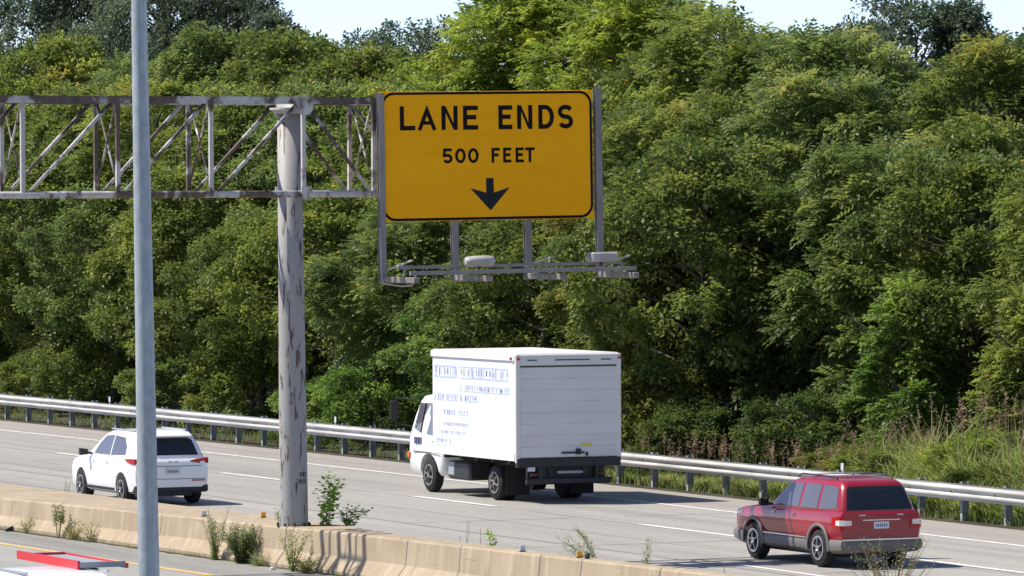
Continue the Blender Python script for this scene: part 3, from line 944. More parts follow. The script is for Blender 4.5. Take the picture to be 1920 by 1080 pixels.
def white_suv(root):
    car(root, SUV)
    yb = -2.26
    # roof spoiler, lights, plate, lower bumper
    m_ = MB(); m_.loft([[(-0.60, -1.66, 1.60), (0.60, -1.66, 1.60), (0.60, -1.66, 1.625), (-0.60, -1.66, 1.625)], [(-0.58, -1.98, 1.525), (0.58, -1.98, 1.525), (0.57, -1.98, 1.55), (-0.57, -1.98, 1.55)]], True, True, False)
    fix_normals(m_.build('spoiler', MAT['white_paint'], root))
    for s in (-1, 1):
        wrap_light(root, 'tail_light', MAT['red_lens'], [(0.42, -2.235, 0.975, 1.0), (0.60, -2.235, 0.945, 1.04), (0.79, -2.22, 0.925, 1.05), (0.865, -2.17, 0.925, 1.055), (0.90, -1.98, 0.95, 1.055), (0.915, -1.72, 1.0, 1.04)], s)
        m_ = MB(); m_.cbox(s * 0.62 - 0.16, s * 0.62 + 0.16, yb - 0.012, yb + 0.06, 0.545, 0.57, 0.006); m_.build('reflector', MAT['red_lens'], root)
    m_ = MB(); m_.cbox(-0.86, 0.86, yb + 0.015, yb + 0.5, 0.29, 0.47, 0.03); m_.build('rear_bumper', MAT['dark'], root)
    m_ = MB(); m_.box(-0.80, 0.80, yb - 0.001, yb + 0.05, 0.590, 0.598); m_.box(-0.70, 0.70, yb - 0.003, yb + 0.05, 0.875, 0.884); m_.build('tailgate_seam', MAT['dark'], root)
    m_ = MB(); m_.cbox(-0.17, 0.17, yb - 0.014, yb + 0.04, 0.70, 0.84, 0.004); pl = m_.build('number_plate', MAT['plate'], root)
    m_ = MB()
    for k in range(6): m_.box(-0.13 + k * 0.046, -0.105 + k * 0.046, yb - 0.0165, yb - 0.015, 0.735, 0.80)
    m_.build('plate_marks', MAT['plate_ink'], pl)
    for x in (-0.11, 0.03):
        m_ = MB(); m_.box(x, x + 0.10, yb - 0.004, yb + 0.02, 0.955, 1.0); m_.build('badge', MAT['silver'], root)
    for s in (-1, 1):
        m_ = MB(); m_.bar((s * 0.925, -0.98, 0.33), (s * 0.925, 0.86, 0.33), 0.016, 0.06); m_.build('sill_trim', MAT['dark'], root)
        m_ = MB(); m_.bar((s * 0.60, -1.5, 1.655), (s * 0.60, 0.0, 1.66), 0.03, 0.03); m_.build('roof_rail', MAT['silver'], root)
        m_ = MB(); m_.bar((s * 0.927, -0.55, 0.93), (s * 0.927, -0.40, 0.93), 0.02, 0.025); m_.bar((s * 0.927, 0.35, 0.92), (s * 0.927, 0.5, 0.92), 0.02, 0.025); m_.build('door_handle', MAT['white_paint'], root)
        quad_panel(root, 'headlight', MAT['clear_lens'], [(s * 0.86, 1.86, 0.72), (s * 0.60, 2.235, 0.68), (s * 0.60, 2.19, 0.76), (s * 0.86, 1.84, 0.84)], 0.02, (s * 0.5, 0.85, 0))

ws = empty('white_suv', (43.26, 116.75, 0.006), 0, 'white compact SUV seen from behind, driving in the left lane behind the light pole', 'car')
white_suv(ws)

RED = dict(paint=MAT['red_paint'], w=0.935, r=0.385, yr=-1.46, yf=1.42,
    body=[(-2.42, 0.56, 1.10, 0.86, 0.0), (-2.38, 0.54, 1.14, 0.905, 0.0), (-2.1, 0.53, 1.15, 0.93, 0), (-1.4, 0.53, 1.14, 0.935, 0), (-0.5, 0.53, 1.13, 0.935, 0), (0.4, 0.53, 1.12, 0.935, 0), (0.95, 0.53, 1.11, 0.935, 0.01), (1.3, 0.53, 1.09, 0.93, 0.04), (1.95, 0.53, 1.05, 0.91, 0.045), (2.3, 0.54, 0.99, 0.87, 0.03), (2.42, 0.58, 0.90, 0.80, 0.01)],
    cabin=[(1.08, -2.37, 1.05, 0.90), (1.2, -2.33, 0.86, 0.87), (1.4, -2.25, 0.58, 0.81), (1.58, -2.17, 0.34, 0.755), (1.68, -2.10, 0.17, 0.71), (1.745, -1.98, -0.02, 0.65), (1.77, -1.7, -0.3, 0.54), (1.78, -1.2, -0.6, 0.4)],
    side=[[(-0.50, 1.17), (0.62, 1.17), (0.40, 1.42), (0.10, 1.63), (-0.48, 1.65)], [(-0.62, 1.17), (-0.60, 1.65), (-1.28, 1.65), (-1.30, 1.17)], [(-1.40, 1.17), (-1.38, 1.65), (-1.98, 1.64), (-2.10, 1.18)]],
    rear=[(-0.74, 1.17), (0.74, 1.17), (0.64, 1.60), (0.58, 1.64), (-0.58, 1.64), (-0.64, 1.60)],
    front=[(-0.74, 1.17), (0.74, 1.17), (0.62, 1.63), (-0.62, 1.63)], mirror=(0.70, 1.19))
rs = empty('red_suv', (47.52, 91.15, 0.006), 0, 'dark red SUV with taupe lower cladding and roof rack, nearest vehicle on the far road', 'car')
car(rs, RED)
RED_SCALE = 0.92
yb = -2.425
# lower cladding with its own wheel openings
m_ = MB()
m_.loft([body_ring(*s) for s in [(-2.47, 0.38, 0.56, 0.86, 0), (-2.44, 0.33, 0.585, 0.925, 0), (-2.1, 0.29, 0.585, 0.945, 0), (0, 0.28, 0.575, 0.945, 0), (2.1, 0.29, 0.585, 0.94, 0), (2.42, 0.33, 0.60, 0.88, 0), (2.46, 0.38, 0.585, 0.80, 0)]], True, True, False)
cl = fix_normals(m_.build('lower_cladding', MAT['taupe'], rs))
bpy.context.view_layer.update()
cut = []
for y in (RED['yr'], RED['yf']):
    for s in (-1, 1):
        c_ = MB(); R0 = RED['r'] * 1.13
        c_.loft([[(x, y + R0 * math.cos(2 * math.pi * k / 24), RED['r'] + R0 * math.sin(2 * math.pi * k / 24)) for k in range(24)] for x in (s * 0.5, s * 1.3)], True, True, False)
        o = fix_normals(c_.build('cutter', MAT['taupe'])); o.matrix_world = rs.matrix_world.copy(); cut.append(o)
apply_bool(cl, cut)
for y in (RED['yr'], RED['yf']):
    for s in (-1, 1):
        m_ = MB()
        n = 18
        vs, fs = [], []
        for k in range(n + 1):
            a = R(-5 + 190 * k / n)
            for rad, xo in ((RED['r'] * 1.12, 0.955), (RED['r'] * 1.30, 0.955), (RED['r'] * 1.32, 0.925), (RED['r'] * 1.11, 0.925)):
                vs.append((s * xo, y + rad * math.cos(a), RED['r'] + rad * math.sin(a)))
        for k in range(n):
            for i in range(4):
                j = (i + 1) % 4
                fs.append((4 * k + i, 4 * k + j, 4 * k + 4 + j, 4 * k + 4 + i))
        m_.add(vs, fs, True)
        fix_normals(m_.build('wheel_arch_flare', MAT['taupe'], rs))
m_ = MB(); m_.box(-0.88, 0.88, yb - 0.055, yb - 0.0, 0.575, 0.60); m_.build('chrome_strip', MAT['chrome'], rs)
for s in (-1, 1):
    m_ = MB(); m_.box(s * 0.946 - 0.008, s * 0.946 + 0.008, -0.95, 0.92, 0.568, 0.59); m_.build('chrome_strip', MAT['chrome'], rs)
for s in (-1, 1):
    wrap_light(rs, 'tail_light', MAT['red_lens'], [(0.66, -2.42, 0.82, 1.05), (0.84, -2.42, 0.80, 1.06), (0.905, -2.37, 0.80, 1.06), (0.93, -2.08, 0.84, 1.03)], s)
    wrap_light(rs, 'reverse_light', MAT['clear_lens'], [(0.69, -2.432, 0.88, 0.97), (0.84, -2.432, 0.87, 0.98), (0.912, -2.378, 0.87, 0.98), (0.926, -2.26, 0.88, 0.97)], s, 0.026)
    m_ = MB(); m_.tube([(s * 0.62, -1.75, 1.755), (s * 0.62, -1.65, 1.815), (s * 0.62, -0.2, 1.825), (s * 0.62, -0.05, 1.765)], 0.014, 8); m_.build('roof_rail', MAT['dark'], rs)
    m_ = MB()
    for y in (-0.47, 0.42): m_.bar((s * 0.945, y, 1.02), (s * 0.945, y + 0.16, 1.02), 0.025, 0.03)
    m_.build('door_handle', MAT['chrome'], rs)
    quad_panel(rs, 'headlight', MAT['clear_lens'], [(s * 0.90, 2.02, 0.80), (s * 0.62, 2.40, 0.78), (s * 0.62, 2.37, 0.92), (s * 0.90, 1.98, 0.96)], 0.02, (s * 0.5, 0.85, 0))
for y in (-1.3, -0.5):
    m_ = MB(); m_.bar((-0.61, y, 1.815), (0.61, y, 1.815), 0.05, 0.02); m_.build('rack_crossbar', MAT['silver'], rs)
m_ = MB(); m_.cbox(-0.17, 0.17, yb - 0.014, yb + 0.05, 0.80, 0.94, 0.004); pl = m_.build('number_plate', MAT['plate'], rs)
m_ = MB()
for k in range(6): m_.box(-0.13 + k * 0.046, -0.105 + k * 0.046, yb - 0.0165, yb - 0.015, 0.835, 0.90)
m_.build('plate_marks', MAT['plate_ink'], pl)
m_ = MB(); m_.box(-0.42, 0.42, yb - 0.006, yb + 0.03, 0.965, 0.985); m_.build('tailgate_trim', MAT['chrome'], rs)
for x in (-0.5, 0.36):
    m_ = MB(); m_.box(x, x + 0.14, yb - 0.004, yb + 0.03, 1.06, 1.085); m_.build('badge', MAT['silver'], rs)
m_ = MB(); m_.tube([(0.5, -2.46, 0.30), (0.5, -2.2, 0.30)], 0.03, 8); m_.build('exhaust', MAT['silver'], rs)
rs.scale = (RED_SCALE,) * 3

# white car on the near road, only its roof and rack reach into the frame
wc = empty('white_car', (25.65, 72.05, 0.006), math.pi, 'white car with red roof rack, mostly cut off at the lower left corner', 'car')
white_suv(wc)
rk = empty('roof_rack', (26.32, 73.75, 1.67), math.pi, 'red framed cargo rack with grey tray fixed on the white car roof', 'roof rack')
for s in (-1, 1):
    m_ = MB(); m_.box(s * 0.36 - 0.02, s * 0.36 + 0.02, -1.3, 1.3, 0.0, 0.12 if s > 0 else 0.07); m_.build('side_rail', MAT['rail_red'], rk)
m_ = MB(); m_.box(-0.34, 0.34, -1.3, 1.3, 0.02, 0.045); m_.build('tray', MAT['tray'], rk)
m_ = MB(); m_.box(-0.34, 0.34, -1.30, -1.25, 0.046, 0.08); m_.build('end_rail', MAT['rail_red'], rk)
m_ = MB(); m_.box(-0.34, 0.34, 1.25, 1.30, 0.046, 0.10); m_.build('end_rail', MAT['tray'], rk)

# ------------------------------------------------------------------ box truck
TX, TY = 51.57, 111.35          # rear edge of the box, centre line
tk = empty('box_truck', (TX, TY, 0.006), 0, 'white box truck with grey roll-up rear door driving in the right lane', 'truck')
BW, BL, B0, B1 = 1.30, 4.74, 0.97, 3.36
m_ = MB(); m_.cbox(-BW + 0.02, BW - 0.02, 0.03, BL, B0 + 0.10, B1 - 0.06, 0.02); m_.build('cargo_box', MAT['box_white'], tk)
m_ = MB(); m_.cbox(-BW + 0.005, BW - 0.005, 0.05, BL + 0.01, B1 - 0.07, B1, 0.03); m_.build('box_roof', MAT['box_trim'], tk)
for s in (-1, 1):
    m_ = MB(); m_.cbox(s * BW - 0.02, s * BW + 0.02, 0.05, BL + 0.012, B1 - 0.17, B1 - 0.03, 0.012); m_.build('top_rail', MAT['box_trim'], tk)
    m_ = MB(); m_.cbox(s * BW - 0.02, s * BW + 0.02, 0.05, BL + 0.012, B0 - 0.02, B0 + 0.17, 0.008); br = m_.build('bottom_rail', MAT['box_trim'], tk)
    m_ = MB(); m_.cbox(s * BW - s * 0.05 - 0.055, s * BW - s * 0.05 + 0.055, -0.01, 0.06, B0 - 0.06, B1 - 0.02, 0.012); m_.build('rear_frame', MAT['box_trim'], tk)
m_ = MB(); m_.cbox(-BW + 0.10, BW - 0.10, -0.012, 0.06, B1 - 0.27, B1 - 0.03, 0.01); m_.build('rear_header', MAT['box_door'], tk)
m_ = MB(); m_.box(-BW + 0.105, BW - 0.105, 0.0, 0.05, B1 - 0.30, B1 - 0.272); m_.build('door_gap', MAT['black_metal'], tk)
# roll-up door: slats are a surface pattern of one mesh
m_ = MB()
z0, z1 = B0 + 0.05, B1 - 0.302
n = 8
for k in range(n):
    a = z0 + (z1 - z0) * k / n; b = z0 + (z1 - z0) * (k + 1) / n
    m_.add([(-BW + 0.105, 0.022, a), (BW - 0.105, 0.022, a), (BW - 0.105, 0.010, a + 0.02), (-BW + 0.105, 0.010, a + 0.02), (BW - 0.105, 0.010, b - 0.018), (-BW + 0.105, 0.010, b - 0.018), (BW - 0.105, 0.022, b), (-BW + 0.105, 0.022, b)], [(0, 1, 2, 3), (3, 2, 4, 5), (5, 4, 6, 7)])
dr = m_.build('roll_door', MAT['box_door'], tk)
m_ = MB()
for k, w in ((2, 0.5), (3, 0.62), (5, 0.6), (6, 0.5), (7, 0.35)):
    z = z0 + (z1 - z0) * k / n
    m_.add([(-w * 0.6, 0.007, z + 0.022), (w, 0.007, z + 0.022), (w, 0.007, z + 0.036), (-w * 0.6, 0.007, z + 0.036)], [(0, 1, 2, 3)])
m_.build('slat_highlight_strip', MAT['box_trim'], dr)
m_ = MB(); m_.box(-0.18, 0.38, -0.03, 0.005, B0 + 0.13, B0 + 0.17); m_.box(0.18, 0.28, -0.045, 0.004, B0 + 0.11, B0 + 0.24); m_.box(0.42, 0.47, -0.02, 0.004, B0 + 0.07, B0 + 0.16); m_.build('latch', MAT['black_metal'], dr)
m_ = MB(); m_.box(0.30, 0.58, 0.002, 0.006, B0 + 0.30, B0 + 0.36); m_.build('sticker', MAT['sticker'], dr)
m_ = MB()
for x0, x1 in ((-1.02, -0.78), (-0.34, 0.52), (0.80, 1.05)): m_.box(x0, x1, -0.018, -0.008, B1 - 0.165, B1 - 0.135)
m_.build('header_vent', plain('faded_red_grey', (0.14, 0.09, 0.09), 0.6), tk)
for x, y, z in ((-BW - 0.025, 0.20, B1 - 0.11), (-BW + 0.05, -0.016, B1 - 0.115), (BW - 0.05, -0.016, B1 - 0.115)):
    m_ = MB(); m_.cbox(x - 0.03, x + 0.03, y - 0.03, y + 0.03, z - 0.03, z + 0.03, 0.008); m_.build('marker_light', MAT['red_lens'], tk)
# sill, bumper, chassis
m_ = MB(); m_.cbox(-BW + 0.02, BW - 0.02, -0.03, 0.10, B0 - 0.16, B0 + 0.04, 0.012); m_.build('rear_sill', MAT['black_metal'], tk)
m_ = MB()
for s in (-1, 1): m_.box(s * 0.42 - 0.04, s * 0.42 + 0.04, 0.1, 6.2, 0.62, B0 - 0.02)
for y in (0.5, 1.4, 2.3, 3.2, 4.1): m_.box(-BW + 0.06, BW - 0.06, y, y + 0.08, B0 - 0.10, B0 - 0.021)
m_.box(-0.95, 0.95, 0.15, 0.25, 0.50, B0 - 0.16)
m_.build('chassis', MAT['black_metal'], tk)
m_ = MB(); m_.cbox(-1.05, 1.05, -0.02, 0.08, 0.42, 0.56, 0.02)
for s in (-0.7, 0.7): m_.box(s - 0.04, s + 0.04, 0.0, 0.07, 0.56, 0.80)
m_.build('rear_bumper', MAT['black_metal'], tk)
m_ = MB(); m_.cbox(-0.30, 0.32, -0.07, -0.02, 0.66, 0.72, 0.01); m_.build('step', MAT['tray'], tk)
for s in (-1, 1):
    m_ = MB(); m_.cbox(s * 0.84 - 0.09, s * 0.84 + 0.09, 0.02, 0.08, 0.60, 0.68, 0.01); m_.build('tail_light', plain('dull_red_lens', (0.09, 0.012, 0.012), 0.4), tk)
    m_ = MB(); m_.box(s * 0.80 - 0.29, s * 0.80 + 0.29, 1.02, 1.03, 0.14, B0 - 0.15); m_.build('mud_flap', MAT['tyre'], tk)
m_ = MB(); m_.box(-1.02, -0.84, -0.012, -0.008, 0.72, 0.81); m_.build('number_plate', MAT['plate'], tk)
m_ = MB(); m_.cbox(-1.12, -0.55, 3.0, 4.25, 0.38, 0.80, 0.05); tank = m_.build('fuel_tank', MAT['black_metal'], tk)
m_ = MB(); m_.cbox(-1.13, -0.9, 3.85, 4.2, 0.46, 0.78, 0.02); m_.build('battery_box', MAT['tray'], tk)
m_ = MB(); m_.tube([(-0.85, 1.75, 0.40), (0.85, 1.75, 0.40)], 0.09, 10); m_.tube([(-0.16, 1.75, 0.40), (0.16, 1.75, 0.40)], 0.2, 12); m_.build('rear_axle', MAT['black_metal'], tk)
for s in (-1, 1):
    for xo in (0.94, 0.70):
        wheel(tk, s * xo, 1.75, 0.395, 0.22, s, 6, MAT['steel'])
    wheel(tk, s * 0.88, 5.62, 0.395, 0.23, s, 6, MAT['steel'])
# cab: tilt cab with upright screen
cl_ = [(0.40, 4.98, 6.78, 0.94), (0.50, 4.88, 6.86, 1.0), (0.78, 4.84, 6.89, 1.02), (1.25, 4.82, 6.86, 1.02), (1.32, 4.82, 6.84, 1.01), (1.75, 4.83, 6.62, 0.965), (2.10, 4.86, 6.40, 0.915), (2.22, 4.92, 6.26, 0.87), (2.27, 5.05, 6.05, 0.76)]
m_ = MB(); m_.loft([plan_ring(z, a, b, w, 0.97, 0.14) for z, a, b, w in cl_], True, True, True)
cabo = fix_normals(m_.build('cab', MAT['white_paint'], tk))
bpy.context.view_layer.update()
cut = []
for s in (-1, 1):
    c_ = MB(); c_.loft([[(x, 5.62 + 0.52 * math.cos(2 * math.pi * k / 24), 0.40 + 0.50 * math.sin(2 * math.pi * k / 24)) for k in range(24)] for x in (s * 0.55, s * 1.3)], True, True, False)
    o = fix_normals(c_.build('cutter', MAT['white_paint'])); o.matrix_world = tk.matrix_world.copy(); cut.append(o)
apply_bool(cabo, cut)
def cx(z): return lerp(cl_, 0, z, 3)
for s in (-1, 1):
    poly = [(5.08, 1.34), (6.05, 1.34), (6.50, 1.46), (6.28, 2.06), (5.08, 2.08)]
    b_ = MB()
    outer = [(s * (cx(z) + 0.010 - (0.02 if y > 6.0 else 0)), y, z) for y, z in poly]; inner = [(s * (cx(z) - 0.06), y, z) for y, z in poly]
    b_.add(outer + inner, [tuple(range(5)), tuple(reversed(range(5, 10)))] + [(i, (i + 1) % 5, 5 + (i + 1) % 5, 5 + i) for i in range(5)])
    wi = fix_normals(b_.build('side_window', MAT['glass_side'], tk))
    b_ = MB(); b_.bar((s * (cx(1.45) + 0.008), 6.06, 1.37), (s * (cx(2.05) + 0.006), 5.92, 2.06), 0.03, 0.03); b_.build('window_bar', MAT['dark'], wi)
    b_ = MB(); b_.bar((s * 1.025, 5.0, 0.92), (s * 1.025, 6.5, 0.92), 0.012, 0.02); b_.bar((s * 1.026, 5.02, 0.9), (s * 1.0, 5.02, 1.3), 0.012, 0.015); b_.build('door_seam', MAT['dark'], tk)
    b_ = MB(); b_.bar((s * 1.03, 5.15, 1.18), (s * 1.03, 5.32, 1.18), 0.03, 0.035); b_.build('door_handle', MAT['dark'], tk)
    b_ = MB(); b_.bar((s * 0.95, 6.52, 2.12), (s * 1.24, 6.98, 2.16), 0.025); b_.bar((s * 1.0, 6.62, 1.5), (s * 1.24, 6.98, 1.55), 0.025); b_.bar((s * 1.24, 6.98, 1.5), (s * 1.24, 6.98, 2.18), 0.03)
    ma = b_.build('mirror_arm', MAT['dark'], tk)
    b_ = MB(); b_.cbox(s * 1.28 - 0.11, s * 1.28 + 0.11, 6.97, 7.06, 1.62, 2.1, 0.03); b_.build('mirror', MAT['dark'], ma)
    b_ = MB(); b_.cbox(s * 0.98 - 0.05, s * 0.98 + 0.05, 6.70, 6.84, 0.76, 0.90, 0.02); b_.build('turn_signal', MAT['orange_lens'], tk)
    quad_panel(tk, 'headlight', MAT['clear_lens'], [(s * 0.55, 6.885, 0.74), (s * 0.88, 6.86, 0.74), (s * 0.88, 6.86, 0.92), (s * 0.55, 6.885, 0.92)], 0.02, (0, 1, 0))
quad_panel(tk, 'windscreen', MAT['glass'], [(-0.86, 6.81, 1.36), (0.86, 6.81, 1.36), (0.80, 6.42, 2.08), (-0.80, 6.42, 2.08)], 0.03, (0, 0.9, 0.3))
m_ = MB()
for y in (6.0, 6.15, 6.3): m_.box(-1.035, -1.018, y, y + 0.10, 1.10, 1.26)
m_.build('door_decal', MAT['plate_ink'], tk)
# rows of pale blue lettering on the side (unreadable in the photo: upright and level strokes only)
def rows(parent, name, y_front, y_rear, zc, h, n, seed, bold):
    rr = random.Random(seed)
    m_ = MB()
    x = -BW + 0.0165
    pitch = (y_front - y_rear) / n
    def bx(a, b, c, d): m_.add([(x, a, c), (x, b, c), (x, b, d), (x, a, d)], [(0, 1, 2, 3)])
    lo, hi, e = zc - h / 2, zc + h / 2, h * 0.15
    y = y_front
    while y > y_rear + pitch * 0.5:
        if rr.random() < 0.10:
            if m_.f: m_.build(name, MAT['lettering'], parent); m_ = MB()
            y -= pitch * 0.6; continue
        wv = pitch * rr.uniform(0.5, 0.95)
        bx(y, y - wv, hi - e * rr.uniform(0.6, 1.2), hi)
        bx(y, y - wv, lo, lo + e * rr.uniform(0.6, 1.2))
        for q in range(rr.choice((2, 2, 3, 4))):
            t = rr.uniform(0.1, 0.9) * wv
            bx(y - t, y - t - pitch * 0.15, lo + h * rr.uniform(0.12, 0.4), hi - h * rr.uniform(0.12, 0.3))
        y -= wv + pitch * 0.12
    if m_.f: m_.build(name, MAT['lettering'], parent)
yf = lambda px: BL - (px - 812) / 156.0 * (BL)          # along the box side
for i, (a, b, zc, h, n, bold) in enumerate(((816, 956, 2.86, 0.29, 18, 1), (864, 956, 2.50, 0.15, 17, 0), (815, 899, 2.27, 0.15, 16, 0), (833, 880, 1.93, 0.11, 9, 0), (832, 880, 1.66, 0.07, 12, 0), (828, 880, 1.47, 0.06, 13, 0), (819, 849, 1.27, 0.08, 8, 0), (819, 849, 1.13, 0.08, 8, 0))):
    rows(tk, 'lettering', yf(a), yf(b), zc, h, n, 20 + i, bold)

# ------------------------------------------------------------------ vegetation
def leaf_mesh(name, verts, tint, material, nv=4):
    """verts (n,4,3) quads, tint (n,) -> mesh"""
    n = len(verts)
    me = bpy.data.meshes.new(name)
    me.vertices.add(n * nv); me.loops.add(n * nv); me.polygons.add(n)
    me.vertices.foreach_set("co", verts.reshape(-1).astype(np.float32))
    me.loops.foreach_set("vertex_index", np.arange(n * nv, dtype=np.int32))
    me.polygons.foreach_set("loop_start", np.arange(0, n * nv, nv, dtype=np.int32))
    me.polygons.foreach_set("loop_total", np.full(n, nv, dtype=np.int32))
    at = me.attributes.new("tint", 'FLOAT', 'FACE')
    at.data.foreach_set("value", np.clip(tint, 0, 1).astype(np.float32))
    me.materials.append(material)
    me.update(calc_edges=True)
    return me

def norm(a): return a / np.maximum(1e-9, np.linalg.norm(a, axis=-1, keepdims=True))

def frond_template(rng, n_pairs, length, leaf_l, leaf_w, droop):
    """a compound leaf along +x with drooping leaflets; (k,4,3)"""
    out = []
    for i in range(n_pairs):
        t = 0.15 + 0.8 * i / max(1, n_pairs - 1)
        px, pz = t * length, -droop * t * t
        sz = leaf_l * (0.75 + 0.5 * math.sin(math.pi * min(1, t + 0.1)))
        for s in (-1, 1):
            d = np.array([0.45, s * 0.85, -0.30 + rng.uniform(-.15, .1)]); d /= np.linalg.norm(d)
            w = np.array([0.85, -s * 0.45, 0.0]) * leaf_w / 2
            b = np.array([px, 0, pz])
            out.append([b, b + d * sz * .45 + w, b + d * sz, b + d * sz * .45 - w])
    b = np.array([length * .95, 0, -droop * .9]); d = np.array([.8, 0, -.6]); w = np.array([0, leaf_w / 2, 0])
    out.append([b, b + d * leaf_l * .45 + w, b + d * leaf_l, b + d * leaf_l * .45 - w])
    return np.array(out)

def twig_template(rng, n, length, leaf_l, leaf_w):
    """a twig with broad simple leaves held at mixed angles"""
    out = []
    for i in range(n):
        t = rng.uniform(0.1, 1)
        a = rng.uniform(0, 2 * math.pi)
        b = np.array([t * length, 0.10 * length * math.cos(a), 0.10 * length * math.sin(a)])
        d = norm(np.array([0.5 + rng.uniform(-.3, .3), math.cos(a), 0.55 * math.sin(a) - 0.25]))
        up = norm(np.array([rng.uniform(-.5, .5), rng.uniform(-.5, .5), 1.0]))
        w = norm(np.cross(d, up)) * leaf_w / 2
        l = leaf_l * rng.uniform(.7, 1.2)
        out.append([b, b + d * l * .5 + w, b + d * l - np.array([0, 0, l * .12]), b + d * l * .5 - w])
    return np.array(out)

def place(templates, which, pos, dirs, ups, scale):
    x = norm(dirs); y = norm(np.cross(ups, x)); z = np.cross(x, y)
    res = []
    for k, t in enumerate(templates):
        i = np.nonzero(which == k)[0]
        if not len(i): continue
        Rm = np.stack([x[i], y[i], z[i]], axis=2) * scale[i][:, None, None]
        v = np.einsum('nij,lkj->nlki', Rm, t) + pos[i][:, None, None, :]
        res.append((i, v))
    return res

def make_tree(seed, H, Rmax, z0, kind, shape, nb, nf, leaf_material, leafs=1.0, tvar=0.16):
    """crown mesh (boughs of leaf sprays) and trunk mesh, base at the origin"""
    rng = np.random.default_rng(seed)
    if kind == 'frond':
        T = [frond_template(rng, 5, 0.50 * leafs, 0.155 * leafs, 0.070 * leafs, rng.uniform(0.02, 0.22) * leafs) for _ in range(5)]
    else:
        T = [twig_template(rng, 11, 0.40 * leafs, 0.125 * leafs, 0.080 * leafs) for _ in range(4)]
    # bough centres
    lob = rng.uniform(0, 2 * math.pi, 3)
    cs, rs_ = [], []
    ga_ = math.pi * (3 - math.sqrt(5))
    for i in range(nb):
        t = (i + 0.5) / nb
        t = t ** (0.85 if shape != 'cone' else 1.1)
        z = z0 + (H - z0) * t
        if shape == 'cone': prof = (1 - t) ** 0.75 * 0.95 + 0.06
        elif shape == 'dome': prof = math.sqrt(max(0.02, 1 - (max(0, t - .25) / .77) ** 2)) * (0.82 + 0.18 * min(1, t / .25))
        elif shape == 'column': prof = 0.30 + 0.70 * math.sqrt(max(0, 1 - (abs(t - .45) / .58) ** 2.2))
        else: prof = math.sin(math.pi * min(1, 0.16 + 0.80 * t)) ** 0.7
        a = i * ga_ + rng.uniform(-.5, .5)
        rad = Rmax * prof * (1 + 0.16 * math.sin(2 * a + lob[0] + z) + 0.12 * math.sin(3 * a + lob[1] - 1.3 * z))
        rr_ = rad * (rng.uniform(0.72, 1.0) if rng.random() < 0.78 else rng.uniform(0.25, 0.7))
        cs.append((rr_ * math.cos(a), rr_ * math.sin(a), z + rng.uniform(-.25, .25)))
        rs_.append(Rmax * rng.uniform(0.20, 0.34) * (0.75 if shape == 'cone' else 1.0))
    cs = np.array(cs); rs_ = np.array(rs_)
    nb = len(cs)
    n = nb * nf
    bi = np.repeat(np.arange(nb), nf)
    out = cs.copy(); out[:, 2] = (out[:, 2] - (z0 + (H - z0) * 0.35)) * 0.55
    out = norm(out)
    d = norm(rng.normal(size=(n, 3)) + out[bi] * 0.9 + np.array([0, 0, 0.35]))
    u = rng.uniform(0.25, 1.0, n) ** 0.5
    pos = cs[bi] + d * (rs_[bi] * u)[:, None] * np.array([1, 1, 0.62])
    pos[:, 2] = np.maximum(pos[:, 2], 0.12)
    dirs = norm(d * np.array([1, 1, 0.35]) + out[bi] * np.array([.7, .7, .2]) + rng.normal(size=(n, 3)) * 0.42 - np.array([0, 0, 0.05]))
    ups = norm(np.array([0, 0, 1.0]) + d * 0.45 + rng.normal(size=(n, 3)) * 0.38)
    bt = rng.normal(0, tvar, nb)
    tint = 0.45 + bt[bi] + rng.normal(0, 0.09, n)
    which = rng.integers(0, len(T), n); sc = rng.uniform(0.75, 1.25, n)
    V, Tn = [], []
    for i, v in place(T, which, pos, dirs, ups, sc):
        L = v.shape[1]
        V.append(v.reshape(-1, 4, 3))
        tt = np.repeat(tint[i], L) + rng.normal(0, 0.10, len(i) * L)
        tt = np.where(rng.random(len(tt)) < 0.004, 1.0, np.minimum(tt, 0.93))
        Tn.append(tt)
    me = leaf_mesh('crown', np.concatenate(V), np.concatenate(Tn), leaf_material)
    # trunk and limbs
    m_ = MB(); rr = random.Random(seed)
    top = H * 0.86
    tp = [(0, 0, -0.2)]
    xo = yo = 0.0
    for k in range(1, 7):
        xo += rr.uniform(-.12, .12); yo += rr.uniform(-.12, .12)
        tp.append((xo, yo, top * k / 6))
    r0 = 0.018 * H + 0.03
    m_.tube(tp, [r0 * (1 - 0.86 * k / 6) for k in range(7)], 8)
    for i in range(0, nb, 2):
        c = Vector(cs[i]); zt = max(0.2, min(top * .97, c.z - 0.35 * math.hypot(c.x, c.y)))
        f = zt / top * 6; k = min(5, int(f)); f -= k
        a = Vector(tp[k]).lerp(Vector(tp[k + 1]), f)
        mid = a.lerp(c, 0.5) + Vector((rr.uniform(-.1, .1), rr.uniform(-.1, .1), 0.12))
        m_.tube([a, mid, c], [r0 * .32, r0 * .2, r0 * .07], 5, False)
    for q in range(7):
        a = rr.uniform(0, 6.28); z = rr.uniform(0.28, 0.85) * H; f = z / top * 6; k = min(5, int(f)); f = min(1, f - k)
        b0 = Vector(tp[k]).lerp(Vector(tp[k + 1]), f); L = Rmax * rr.uniform(0.7, 1.12)
        e = b0 + Vector((math.cos(a) * L, math.sin(a) * L, rr.uniform(-0.1, 0.9)))
        mid = b0.lerp(e, 0.55) + Vector((rr.uniform(-.2, .2), rr.uniform(-.2, .2), rr.uniform(-.05, .3)))
        m_.tube([b0, mid, e], [r0 * .30, r0 * .17, r0 * .05], 5, False)
        e2 = mid + (e - mid) * 0.7 + Vector((rr.uniform(-.5, .5), rr.uniform(-.5, .5), rr.uniform(0, .4)))
        m_.tube([mid, e2], [r0 * .12, r0 * .04], 4, False)
